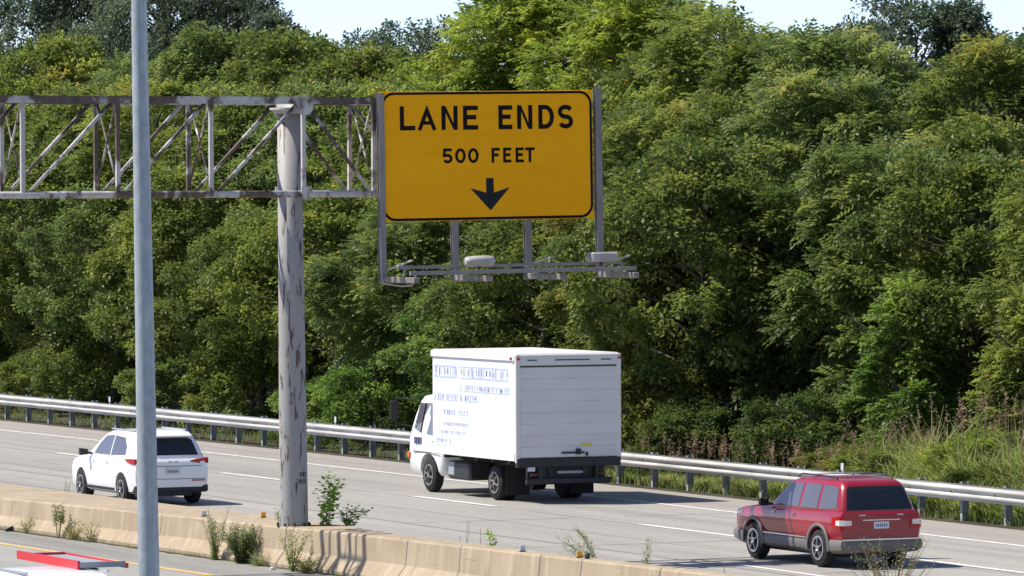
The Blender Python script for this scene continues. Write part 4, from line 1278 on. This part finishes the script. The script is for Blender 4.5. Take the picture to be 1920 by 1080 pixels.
    tr = MB(); tr.v, tr.f, tr.smooth = m_.v, m_.f, m_.smooth
    mt = bpy.data.meshes.new('trunk'); mt.from_pydata(tr.v, [], tr.f); mt.polygons.foreach_set("use_smooth", tr.smooth)
    mt.materials.append(MAT['bark']); mt.update()
    return me, mt, H

KINDS = {
    'front_a': make_tree(11, 7.5, 2.6, 2.6, 'twig', 'round', 62, 76, MAT['leaf']),
    'front_b': make_tree(12, 8.0, 2.6, 3.6, 'frond', 'round', 62, 74, MAT['leaf']),
    'front_c': make_tree(13, 7.5, 2.7, 2.4, 'twig', 'round', 62, 76, MAT['leaf']),
    'front_d': make_tree(14, 7.5, 2.5, 3.2, 'frond', 'round', 60, 74, MAT['leaf']),
    'mid_a': make_tree(21, 10.5, 2.7, 1.5, 'twig', 'round', 72, 74, MAT['leaf']),
    'mid_b': make_tree(22, 10.5, 2.5, 1.5, 'frond', 'column', 72, 74, MAT['leaf']),
    'tall_a': make_tree(31, 12.5, 3.1, 3.5, 'twig', 'round', 76, 70, MAT['leaf'], 1.15),
    'tall_b': make_tree(32, 12.5, 2.7, 3.5, 'frond', 'column', 76, 68, MAT['leaf'], 1.15),
    'tall_c': make_tree(33, 13.5, 3.4, 3.0, 'frond', 'dome', 84, 74, MAT['leaf'], 1.2),
    'far_a': make_tree(41, 17.0, 4.2, 5.0, 'twig', 'column', 84, 62, MAT['leaf_far'], 1.5, 0.2),
    'far_b': make_tree(42, 15.0, 2.6, 4.5, 'twig', 'cone', 70, 52, MAT['leaf_far'], 1.4, 0.2),
    'upright': make_tree(61, 8.6, 1.95, 2.4, 'frond', 'column', 64, 76, MAT['leaf']),
    'tall_upright': make_tree(62, 12.0, 2.1, 3.0, 'frond', 'column', 76, 74, MAT['leaf'], 1.1),
    'bush': make_tree(51, 2.6, 1.5, 0.2, 'twig', 'dome', 34, 50, MAT['leaf'], 0.9),
    'under': make_tree(53, 4.6, 2.2, 0.3, 'twig', 'dome', 46, 50, MAT['leaf']),
    'spire': make_tree(52, 5.2, 1.5, 0.3, 'frond', 'cone', 46, 74, MAT['leaf'], 0.9),
}
def tree(kind, x, y, h, tint, label, rz, group, name='tree', cat='tree', wide=1.0):
    me, mt, H = KINDS[kind]
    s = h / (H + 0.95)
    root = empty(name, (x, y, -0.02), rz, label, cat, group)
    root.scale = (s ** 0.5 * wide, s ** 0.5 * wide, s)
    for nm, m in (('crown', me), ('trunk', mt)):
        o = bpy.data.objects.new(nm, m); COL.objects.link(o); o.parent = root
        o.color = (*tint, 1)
    return root

G_ = (1, 1, 1)
OL = (1.0, 0.96, 0.80); YE = (1.42, 1.36, 0.80); BR = (1.08, 0.88, 0.7); DK = (0.62, 0.66, 0.62); BG = (1.05, 1.2, 0.95); LG = (1.25, 1.15, 0.9)  # DK: shade of the lower woods put into leaf colour; also dark far trees
FRONT = [  # x, y, height, kind, tint, what singles it out
 (59.6, 177.89, 8.2, 'front_a', LG, 'green tree in the front row at the far left edge, behind the guardrail end'),
 (60.2, 171.39, 8.7, 'front_c', OL, 'olive green tree in the front row, left of the light pole below the truss'),
 (59.5, 162.56, 7.6, 'front_a', G_, 'green tree in the front row directly behind the light pole'),
 (60.0, 157.49, 8.1, 'front_c', LG, 'light green tree in the front row just right of the light pole'),
 (59.3, 149.5, 6.7, 'front_a', OL, 'bushy green tree in the front row just left of the gantry post'),
 (60.2, 145.53, 7.5, 'front_c', LG, 'light green front-row tree just right of the gantry post'),
 (59.6, 139.06, 6.8, 'front_d', G_, 'green front-row tree under the left edge of the orange sign'),
 (59.4, 133.7, 5.0, 'front_a', BG, 'short bright green front-row tree under the sign lamps and above the truck'),
 (59.8, 130.71, 6.8, 'front_c', OL, 'olive front-row tree under the right half of the sign, above the truck'),
 (59.6, 125.11, 7.4, 'upright', BR, 'brownish front-row tree just right of the sign lamps'),
 (59.8, 121.2, 8.6, 'front_c', OL, 'leafy front-row tree between the sign and the right trees, brown tinged'),
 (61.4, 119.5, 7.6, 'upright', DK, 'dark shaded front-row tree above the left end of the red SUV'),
 (62.3, 116.5, 8.6, 'upright', G_, 'green front-row tree above the roof of the red SUV'),
 (62.8, 112.8, 8.2, 'front_a', OL, 'green front-row tree behind the tall grass near the right edge'),
 (62.8, 107.6, 7.8, 'upright', LG, 'light green front-row tree cut by the right edge of the frame'),
]
MID = [
 (63.5, 184.78, 10.7, 'mid_a', LG, 'light green tree behind the front row at the far left, above the truss'),
 (64.0, 178.33, 11.2, 'mid_a', OL, 'olive tree behind the front row, left of the light pole top'),
 (63.2, 168.35, 11.3, 'mid_b', LG, 'light green tree above the truss just right of the light pole'),
 (64.0, 163.67, 10.8, 'mid_a', OL, 'olive tree above the truss between light pole and gantry post'),
 (63.4, 155.4, 10.8, 'mid_a', G_, 'green tree above the truss just right of the gantry post'),
 (64.2, 151.01, 10.6, 'mid_a', LG, 'light green tree above the left end of the orange sign'),
 (63.5, 143.88, 9.9, 'mid_b', LG, 'light green tree right behind the top centre of the orange sign'),
 (64.3, 139.03, 10.2, 'mid_a', LG, 'light green tree right behind the upper right corner of the sign'),
 (63.4, 131.65, 9.6, 'tall_upright', OL, 'olive leafy tree just right of the orange sign'),
 (64.0, 127.45, 9.9, 'mid_a', OL, 'olive feathery tree of the middle row, second right of the sign'),
 (64.4, 123.4, 10.3, 'tall_upright', G_, 'green feathery tree of the middle row with a pointed top against the sky'),
 (65.6, 121.0, 8.6, 'tall_upright', G_, 'green feathery tree in front of the dark far trees on the right'),
 (66.0, 118.2, 9.0, 'mid_a', OL, 'olive feathery tree of the middle row at the right edge'),
]
TALL = [
 (69.0, 203.99, 12.3, 'tall_a', YE, 'yellowish green back-row tree at the upper left edge'),
 (68.0, 191.81, 13.3, 'tall_a', LG, 'light green back-row tree below the dark tree left of the light pole'),
 (69.0, 186.27, 12.1, 'tall_b', G_, 'green back-row tree just behind the upper part of the light pole'),
 (68.5, 177.21, 13.2, 'tall_a', G_, 'green back-row tree below the dark tree right of the light pole'),
 (69.0, 171.27, 12.9, 'tall_a', OL, 'olive back-row tree straight above the gantry post'),
 (68.0, 162.59, 12.1, 'tall_a', LG, 'light green back-row tree above the truss end, under open sky'),
 (69.0, 159.7, 11.6, 'tall_a', YE, 'yellow-green back-row tree above the left corner of the sign'),
 (70.0, 154.6, 13.9, 'tall_c', YE, 'tall yellow-green tree above the left half of the sign, top out of frame'),
 (71.0, 152.92, 14.2, 'tall_c', YE, 'tallest yellow-green tree above the right half of the sign'),
 (70.5, 147.12, 13.7, 'tall_c', YE, 'tall yellow-green tree above and right of the sign corner'),
 (69.5, 140.79, 12.5, 'tall_b', LG, 'light green back-row tree where the bright treetops slope down to the right'),
 (68.5, 134.77, 11.7, 'tall_upright', OL, 'olive back-row tree under the middle of the right-hand sky'),
 (68.0, 129.94, 11.7, 'tall_upright', G_, 'slim green back-row tree with its tip alone against the sky right of centre'),
 (68.5, 124.99, 9.6, 'tall_b', OL, 'olive back-row tree in front of the bluish trees at upper right'),
 (69.0, 122.2, 11.2, 'tall_upright', OL, 'olive back-row tree at the upper right edge'),
]
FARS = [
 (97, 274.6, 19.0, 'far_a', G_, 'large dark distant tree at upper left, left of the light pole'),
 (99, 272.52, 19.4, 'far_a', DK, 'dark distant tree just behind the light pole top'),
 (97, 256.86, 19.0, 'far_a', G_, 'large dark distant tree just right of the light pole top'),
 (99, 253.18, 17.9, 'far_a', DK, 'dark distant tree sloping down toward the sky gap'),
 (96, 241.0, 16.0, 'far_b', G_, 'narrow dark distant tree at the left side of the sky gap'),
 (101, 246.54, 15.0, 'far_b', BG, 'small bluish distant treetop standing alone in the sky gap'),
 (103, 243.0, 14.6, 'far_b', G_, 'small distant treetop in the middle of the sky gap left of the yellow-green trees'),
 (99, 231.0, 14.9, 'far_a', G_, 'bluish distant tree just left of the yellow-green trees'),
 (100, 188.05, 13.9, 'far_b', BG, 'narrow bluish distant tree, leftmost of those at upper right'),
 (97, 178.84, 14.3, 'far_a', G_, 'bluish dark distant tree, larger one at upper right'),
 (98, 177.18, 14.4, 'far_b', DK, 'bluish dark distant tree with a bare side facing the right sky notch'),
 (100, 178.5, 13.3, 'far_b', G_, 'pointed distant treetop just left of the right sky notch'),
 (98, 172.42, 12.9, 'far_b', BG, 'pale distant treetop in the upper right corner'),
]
LOW = [
 (58.4, 167.3, 2.3, 'bush', OL, 'low olive bush behind the guardrail at the far left'),
 (58.3, 155.3, 2.4, 'bush', G_, 'low green bush behind the guardrail, right of the light pole'),
 (58.0, 138.3, 2.9, 'bush', BG, 'bright green arching bush between the gantry post and the truck cab'),
 (58.2, 142.66, 2.1, 'bush', BG, 'small green bush just right of the gantry post behind the guardrail'),
 (58.9, 149.43, 3.9, 'bush', LG, 'taller light green bush left of the gantry post'),
 (58.9, 163.28, 3.7, 'bush', OL, 'olive bush left of the light pole behind the white SUV'),
 (58.3, 121.06, 3.3, 'bush', BR, 'brownish bush just right of the truck rear'),
 (58.2, 118.77, 2.3, 'bush', DK, 'small dark bush behind the guardrail right of the truck'),
 (58.6, 113.8, 2.7, 'bush', DK, 'dark bush behind the guardrail above the red SUV bonnet'),
 (60.6, 111.9, 5.4, 'spire', BG, 'pointed young tree with a sunlit left side standing above the tall grass'),
 (60.8, 106.6, 5.2, 'spire', LG, 'pointed young tree at the right edge behind the tall grass'),
]
LOW += [
 (57.9, 108.6, 1.5, 'bush', LG, 'leafy olive weed clump in the tall grass just right of the red SUV roof'),
 (58.7, 105.3, 2.0, 'bush', YE, 'yellowish leafy weed clump standing in the tall grass near the right edge'),
 (57.6, 103.2, 1.3, 'bush', OL, 'small olive weed clump behind the guardrail at the right edge'),
 (58.4, 111.2, 1.4, 'bush', BR, 'brownish weed clump at the left end of the tall grass'),
]
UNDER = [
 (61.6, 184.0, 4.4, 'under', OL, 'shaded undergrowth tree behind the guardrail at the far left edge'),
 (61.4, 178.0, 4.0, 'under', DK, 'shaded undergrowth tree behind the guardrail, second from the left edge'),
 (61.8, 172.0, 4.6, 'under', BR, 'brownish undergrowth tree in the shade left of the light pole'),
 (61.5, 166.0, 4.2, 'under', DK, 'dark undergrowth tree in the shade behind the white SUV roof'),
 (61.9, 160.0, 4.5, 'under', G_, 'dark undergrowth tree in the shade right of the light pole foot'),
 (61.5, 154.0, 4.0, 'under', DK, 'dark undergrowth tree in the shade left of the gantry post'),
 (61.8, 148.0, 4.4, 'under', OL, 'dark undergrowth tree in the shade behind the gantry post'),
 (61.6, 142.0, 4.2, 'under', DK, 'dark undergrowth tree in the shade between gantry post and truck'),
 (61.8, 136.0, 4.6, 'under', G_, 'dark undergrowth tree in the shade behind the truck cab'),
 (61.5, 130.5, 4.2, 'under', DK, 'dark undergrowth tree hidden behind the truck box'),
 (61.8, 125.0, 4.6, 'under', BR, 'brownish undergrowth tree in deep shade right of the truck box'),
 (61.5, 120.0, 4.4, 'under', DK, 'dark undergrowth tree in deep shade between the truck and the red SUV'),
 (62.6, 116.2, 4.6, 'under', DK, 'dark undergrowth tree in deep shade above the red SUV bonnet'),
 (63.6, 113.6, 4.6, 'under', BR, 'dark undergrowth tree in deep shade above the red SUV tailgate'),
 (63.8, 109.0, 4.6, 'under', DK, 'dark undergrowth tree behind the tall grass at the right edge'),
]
rt = random.Random(5)
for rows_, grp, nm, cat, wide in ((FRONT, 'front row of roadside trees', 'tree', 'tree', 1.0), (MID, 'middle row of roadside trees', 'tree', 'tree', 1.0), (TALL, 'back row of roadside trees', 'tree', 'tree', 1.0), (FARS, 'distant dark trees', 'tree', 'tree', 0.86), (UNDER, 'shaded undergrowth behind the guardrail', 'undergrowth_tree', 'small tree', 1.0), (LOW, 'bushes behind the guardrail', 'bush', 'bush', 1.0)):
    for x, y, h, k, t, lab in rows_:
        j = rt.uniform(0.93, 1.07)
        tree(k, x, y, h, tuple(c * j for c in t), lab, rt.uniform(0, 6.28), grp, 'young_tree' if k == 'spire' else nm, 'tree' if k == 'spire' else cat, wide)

# ---- grass behind the guardrail (nobody could count the blades)
def blades(name, n, area, hfun, wid, material, seed, lean=0.55, segs=3):
    rng = np.random.default_rng(seed)
    x, y = area(rng, n)
    h = hfun(x, y, rng)
    keep = h > 0.05
    x, y, h = x[keep], y[keep], h[keep]; n = len(x)
    a = rng.uniform(0, 2 * math.pi, n)
    ln = h * rng.uniform(0.15, 1.0, n) * lean
    pts = []
    for k in range(segs + 1):
        t = k / segs
        o = ln * t ** 2
        zz = h * (t - 0.28 * t ** 3 * np.minimum(1.4, ln / h * 1.6))
        w = wid * (1 - 0.85 * t) / 2
        cx_, cy_ = x + o * np.cos(a), y + o * np.sin(a)
        b = a + math.pi / 2 + 0.5
        pts.append((np.stack([cx_ - w * np.cos(b), cy_ - w * np.sin(b), zz - 0.02], 1), np.stack([cx_ + w * np.cos(b), cy_ + w * np.sin(b), zz - 0.02], 1)))
    V = np.concatenate([np.stack([pts[k][0], pts[k][1], pts[k + 1][1], pts[k + 1][0]], 1) for k in range(segs)])
    tint = np.tile(0.45 + rng.normal(0, .2, n) + 0.22 * np.sin(1.7 * y + 2.3 * x) + 0.12 * np.sin(4.1 * y), segs)
    o = bpy.data.objects.new(name, leaf_mesh(name, V, tint, material)); COL.objects.link(o)
    o["kind"] = "stuff"
    return o
def tall_h(x, y, rng):
    # tall clump from Y 97 to 109 at the right, low to the left of it
    f = np.clip((114.0 - y) / 6.5, 0, 1)
    f2 = np.clip((x - 56.6) / 1.6, 0.3, 1)
    patch = 0.72 + 0.28 * np.sin(2.1 * y + 1.3 * x) * np.sin(0.83 * y - 2.2 * x + 1)
    return (0.40 + 2.05 * f * f2) * patch * rng.uniform(0.55, 1.12, len(x))
def A_tall(rng, n):
    y = rng.uniform(90, 120, n); return 56.45 + bend(y) + rng.uniform(0, 1, n) ** 1.2 * 3.2, y
tag(blades('tall_grass', 42000, A_tall, tall_h, 0.048, MAT['grass'], 1, 1.25), 'bank of tall green grass behind the guardrail at the right', 'grass')
def A_verge(rng, n):
    y = rng.uniform(92, 190, n); return 56.0 + bend(y) + rng.uniform(0, 1, n) * 3.0, y
tag(blades('verge_grass', 30000, A_verge, lambda x, y, rng: rng.uniform(0.05, 0.30, len(x)) * (1 + 0.5 * (y < 122)) * np.where((y > 123) & (rng.random(len(x)) < 0.72), 0.0, 1.0), 0.022, MAT['weed'], 2, 0.8, 2), 'low weeds and grass growing under and behind the guardrail', 'grass')

def plumes(name, n, area, hfun, size, seed):
    rng = np.random.default_rng(seed)
    x, y = area(rng, n); h = hfun(x, y, rng)
    V, T = [], []
    for i in range(n):
        b = np.array([x[i], y[i], h[i]]); ln = size * rng.uniform(.7, 1.3)
        lean = rng.normal(0, .12, 2)
        tb = 0.45 + rng.normal(0, .22)
        # stalk
        w = 0.006
        top = b + np.array([lean[0], lean[1], 0]) * 0.3
        V.append([[x[i] - w, y[i], 0], [x[i] + w, y[i], 0], top + [w, 0, 0], top - [w, 0, 0]]); T.append(0.3)
        for k in range(26):
            t = rng.random()
            c = b + np.array([lean[0] * (.3 + t), lean[1] * (.3 + t), t * ln])
            a = rng.uniform(0, 6.28); r = ln * 0.30 * (1 - 0.75 * t) * rng.uniform(.5, 1)
            e = c + np.array([r * math.cos(a), r * math.sin(a), r * 0.45])
            s = np.array([-math.sin(a), math.cos(a), 0.3]) * 0.013
            V.append([c, (c + e) / 2 + s, e, (c + e) / 2 - s]); T.append(tb + rng.normal(0, .12))
    o = bpy.data.objects.new(name, leaf_mesh(name, np.array(V), np.array(T), MAT['plume'])); COL.objects.link(o)
    o["kind"] = "stuff"
    return o
def A_pl(rng, n):
    y = rng.uniform(94, 110.5, n); return 57.4 + rng.uniform(0, 1, n) * 2.2, y
tag(plumes('grass_plumes', 170, A_pl, lambda x, y, rng: np.clip(2.25 - 1.05 * np.clip((y - 104.0) / 6, 0, 1), .3, 3) * rng.uniform(.75, 1.08, len(x)), 0.42, 4), 'reddish brown seed plumes standing above the tall green grass', 'grass plumes')
def A_pd(rng, n):
    y = rng.uniform(107, 119, n); return 56.7 + rng.uniform(0, 1, n) * 1.6, y
tag(plumes('dry_plumes', 150, A_pd, lambda x, y, rng: rng.uniform(.45, .95, len(x)), 0.42, 6), 'dry brown seed heads behind the guardrail right of the truck', 'dry grass')

def A_gut(rng, n):
    y = rng.uniform(88, 118, n)
    ok = np.sin(1.9 * y) * np.sin(0.67 * y + 1) > rng.uniform(-0.5, 0.9, n)
    y = y[ok]
    xb = np.interp(-y, [-a for a, _ in NEAR], [b for _, b in NEAR]) - 0.24
    return xb - np.abs(rng.normal(0, 0.06, len(y))), y
def A_gut_n(rng, n):
    x, y = A_gut(rng, n); return x, y
tag(blades('gutter_grass', 2600, A_gut_n, lambda x, y, rng: rng.uniform(0.04, 0.16, len(x)), 0.012, MAT['weed'], 9, 0.9, 2), 'sparse low grass at the foot of the barrier', 'grass')

# ---- single weeds on and along the median barrier
def weed(name, label, x, y, z, h, spread, n_stems, leaf, n_leaf, seed, tint=(1, 1, 1), lean=(0, 0), cat='weed', droop=0.0, top_only=0.0, wl=0.5, dry=False):
    rng = np.random.default_rng(seed)
    root = empty(name, (x, y, z), 0, label, cat)
    sm = MB(); V, T = [], []
    for s in range(n_stems):
        a = rng.uniform(0, 6.28); sp = spread * rng.uniform(.2, 1)
        hh = h * rng.uniform(.62, 1.0)
        pts = []
        for k in range(6):
            t = k / 5
            pts.append(np.array([0.03 * math.cos(a) + sp * math.cos(a) * t ** 1.4 + lean[0] * t * t, 0.03 * math.sin(a) + sp * math.sin(a) * t ** 1.4 + lean[1] * t * t, hh * (t - droop * t ** 3)]))
        sm.tube(pts, [0.0045 * (1 - .7 * k / 5) + 0.0015 for k in range(6)], 5, False)
        for q in range(int(n_leaf * 1.8)):
            t = top_only + (1 - top_only) * rng.random()
            k = min(4, int(t * 5)); f = t * 5 - k
            b = pts[k] * (1 - f) + pts[k + 1] * f
            d = norm(np.array([rng.normal(), rng.normal(), rng.normal() * .5 + .15]))
            up = norm(np.array([rng.normal() * .4, rng.normal() * .4, 1.0]))
            w = norm(np.cross(d, up)) * leaf * wl / 2
            l = leaf * 1.15 * rng.uniform(.6, 1.2) * (1.15 - .5 * t)
            b = b + d * 0.01 + d * leaf * rng.uniform(0, .6)
            V.append([b, b + d * l * .5 + w, b + d * l, b + d * l * .5 - w]); T.append(.45 + rng.normal(0, .2))
    sm.build('stem', MAT['dry_stem'] if dry else MAT['stem'], root)
    if V:
        o = bpy.data.objects.new('foliage', leaf_mesh('foliage', np.array(V), np.array(T), MAT['weed'])); COL.objects.link(o); o.parent = root; o.color = (*tint, 1)
    return root
BGW = (1.25, 1.60, 0.60); GR = (0.62, 0.68, 0.68); YG = (1.0, 1.0, 0.8); BWN = (1.1, 0.85, 0.7)
weed('sapling', 'bright green leafy sapling growing from the barrier just right of the gantry post', 38.80, 94.55, btop(94.5), 1.02, 0.34, 7, 0.12, 20, 1, BGW, (0.12, 0), 'sapling', wl=0.75)
weed('weed', 'low dark green weed right of the sapling on the barrier top', 39.15, 94.4, btop(94.4), 0.42, 0.34, 9, 0.08, 14, 2, (0.8, 1.1, .6), (0.1, 0), wl=0.7)
weed('weed', 'pale low weed on the barrier top left of the gantry post', 38.45, 96.0, btop(96), 0.28, 0.22, 9, 0.05, 18, 3, YG)
weed('grass_tuft', 'small grass tuft at the barrier foot near the left edge', 37.15, 106.8, 0, 0.28, 0.22, 16, 0.13, 5, 4, YG, wl=0.12)
weed('weed', 'round grey-green weed at the barrier foot left of the light pole', 37.15, 104.9, 0, 0.70, 0.20, 9, 0.055, 34, 5, (0.75, .8, .6), top_only=0.5, wl=0.5)
weed('grass_tuft', 'brownish grass tuft beside the round weed left of the light pole', 37.2, 104.2, 0, 0.32, 0.3, 22, 0.14, 5, 6, BWN, wl=0.12)
weed('grass_tuft', 'thin yellowish tuft nearest the light pole at the barrier foot', 37.28, 103.3, 0, 0.42, 0.3, 14, 0.12, 6, 7, YG, wl=0.12)
weed('tall_weed', 'tall spiky grey-green weed right of the light pole against the barrier', 37.5, 97.0, 0, 1.02, 0.30, 15, 0.055, 46, 8, (0.72, .85, .6), wl=0.35)
weed('bush', 'dense grey-green bushy weed at the barrier foot between light pole and post', 37.58, 95.85, 0, 0.74, 0.46, 56, 0.06, 40, 9, GR, cat='bush', wl=0.5)
weed('grass_tuft', 'low yellowish tuft at the right foot of the dense bushy weed', 37.6, 95.0, 0, 0.3, 0.28, 20, 0.12, 6, 10, YG, wl=0.14)
weed('tall_weed', 'thin branching weed in front of the barrier below the gantry post', 37.62, 93.35, 0, 0.95, 0.50, 14, 0.06, 24, 11, (0.85, .9, .6), wl=0.5)
weed('grass_tuft', 'spreading brownish tuft at the barrier foot below the gantry post', 37.62, 92.7, 0, 0.34, 0.42, 26, 0.08, 9, 12, BWN, wl=0.25)
weed('dry_stalk', 'bare branching dry stalk behind the barrier, leftmost of the two', 38.98, 88.6, 0.30, 0.90, 0.10, 3, 0.03, 4, 13, BWN, cat='weed', dry=True)
weed('dry_stalk', 'bare upright dry stalk behind the barrier, right of the branching one', 39.0, 88.0, 0.30, 0.86, 0.03, 1, 0.03, 5, 14, BWN, cat='weed', dry=True)
weed('sapling', 'green sprig with two leafy stems on the barrier below the truck', 38.78, 86.9, btop(86.9) - 0.1, 0.42, 0.2, 3, 0.06, 18, 15, BGW, cat='sapling', wl=0.8)
weed('tall_weed', 'feathery yellow-green weed leaning left behind the barrier', 39.05, 83.3, 0.35, 1.08, 0.26, 11, 0.07, 60, 16, (0.9, 1.0, .6), (-0.42, 0.1), droop=0.1, wl=0.16, top_only=0.2)
weed('tall_weed', 'single upright spike weed behind the barrier left of the red SUV', 39.0, 81.2, 0.35, 1.05, 0.04, 3, 0.06, 70, 17, (1.0, 1.05, .6), wl=0.3)
weed('dry_stalk', 'thin dark stalk behind the barrier at the front wheel of the red SUV', 39.1, 78.3, 0.3, 0.92, 0.10, 2, 0.02, 2, 18, BWN, cat='weed', dry=True)
weed('tall_weed', 'short green spike in front of the side of the red SUV', 39.1, 76.6, 0.3, 0.70, 0.05, 3, 0.05, 26, 19, YG, wl=0.3)
weed('dry_weed', 'straw coloured branching weed in front of the rear bumper of the red SUV', 39.3, 73.2, 0.3, 1.45, 0.75, 40, 0.05, 26, 20, (1.2, 0.95, 0.8), wl=0.35, top_only=0.35, dry=True)
weed('tall_weed', 'faint thin weed behind the barrier at the left edge', 39.6, 111.5, 0.2, 0.75, 0.15, 5, 0.04, 14, 21, YG, wl=0.3)
# litter on the near shoulder
b_ = MB(); b_.loft([[(-0.06, -0.03, 0), (0.05, -0.035, 0), (0.06, 0.03, 0), (-0.05, 0.035, 0)], [(-0.05, -0.02, 0.035), (0.04, -0.03, 0.05), (0.05, 0.02, 0.04), (-0.035, 0.03, 0.055)]], True, True, False)
o = fix_normals(b_.build('litter', MAT['box_white'])); o.location = (37.45, 93.9, 0.004)
tag(o, 'crumpled white litter on the near shoulder below the gantry post', 'litter')
b_ = MB(); b_.loft([[(-0.10, -0.04, 0), (0.07, -0.05, 0), (0.12, 0.04, 0), (-0.08, 0.05, 0)], [(-0.08, -0.02, 0.05), (0.03, -0.03, 0.09), (0.09, 0.02, 0.12), (-0.03, 0.03, 0.07)]], True, True, False)
o = fix_normals(b_.build('debris', MAT['dark'])); o.location = (36.93, 107.3, 0.004)
tag(o, 'scrap of black debris against the barrier foot at the left edge', 'debris')
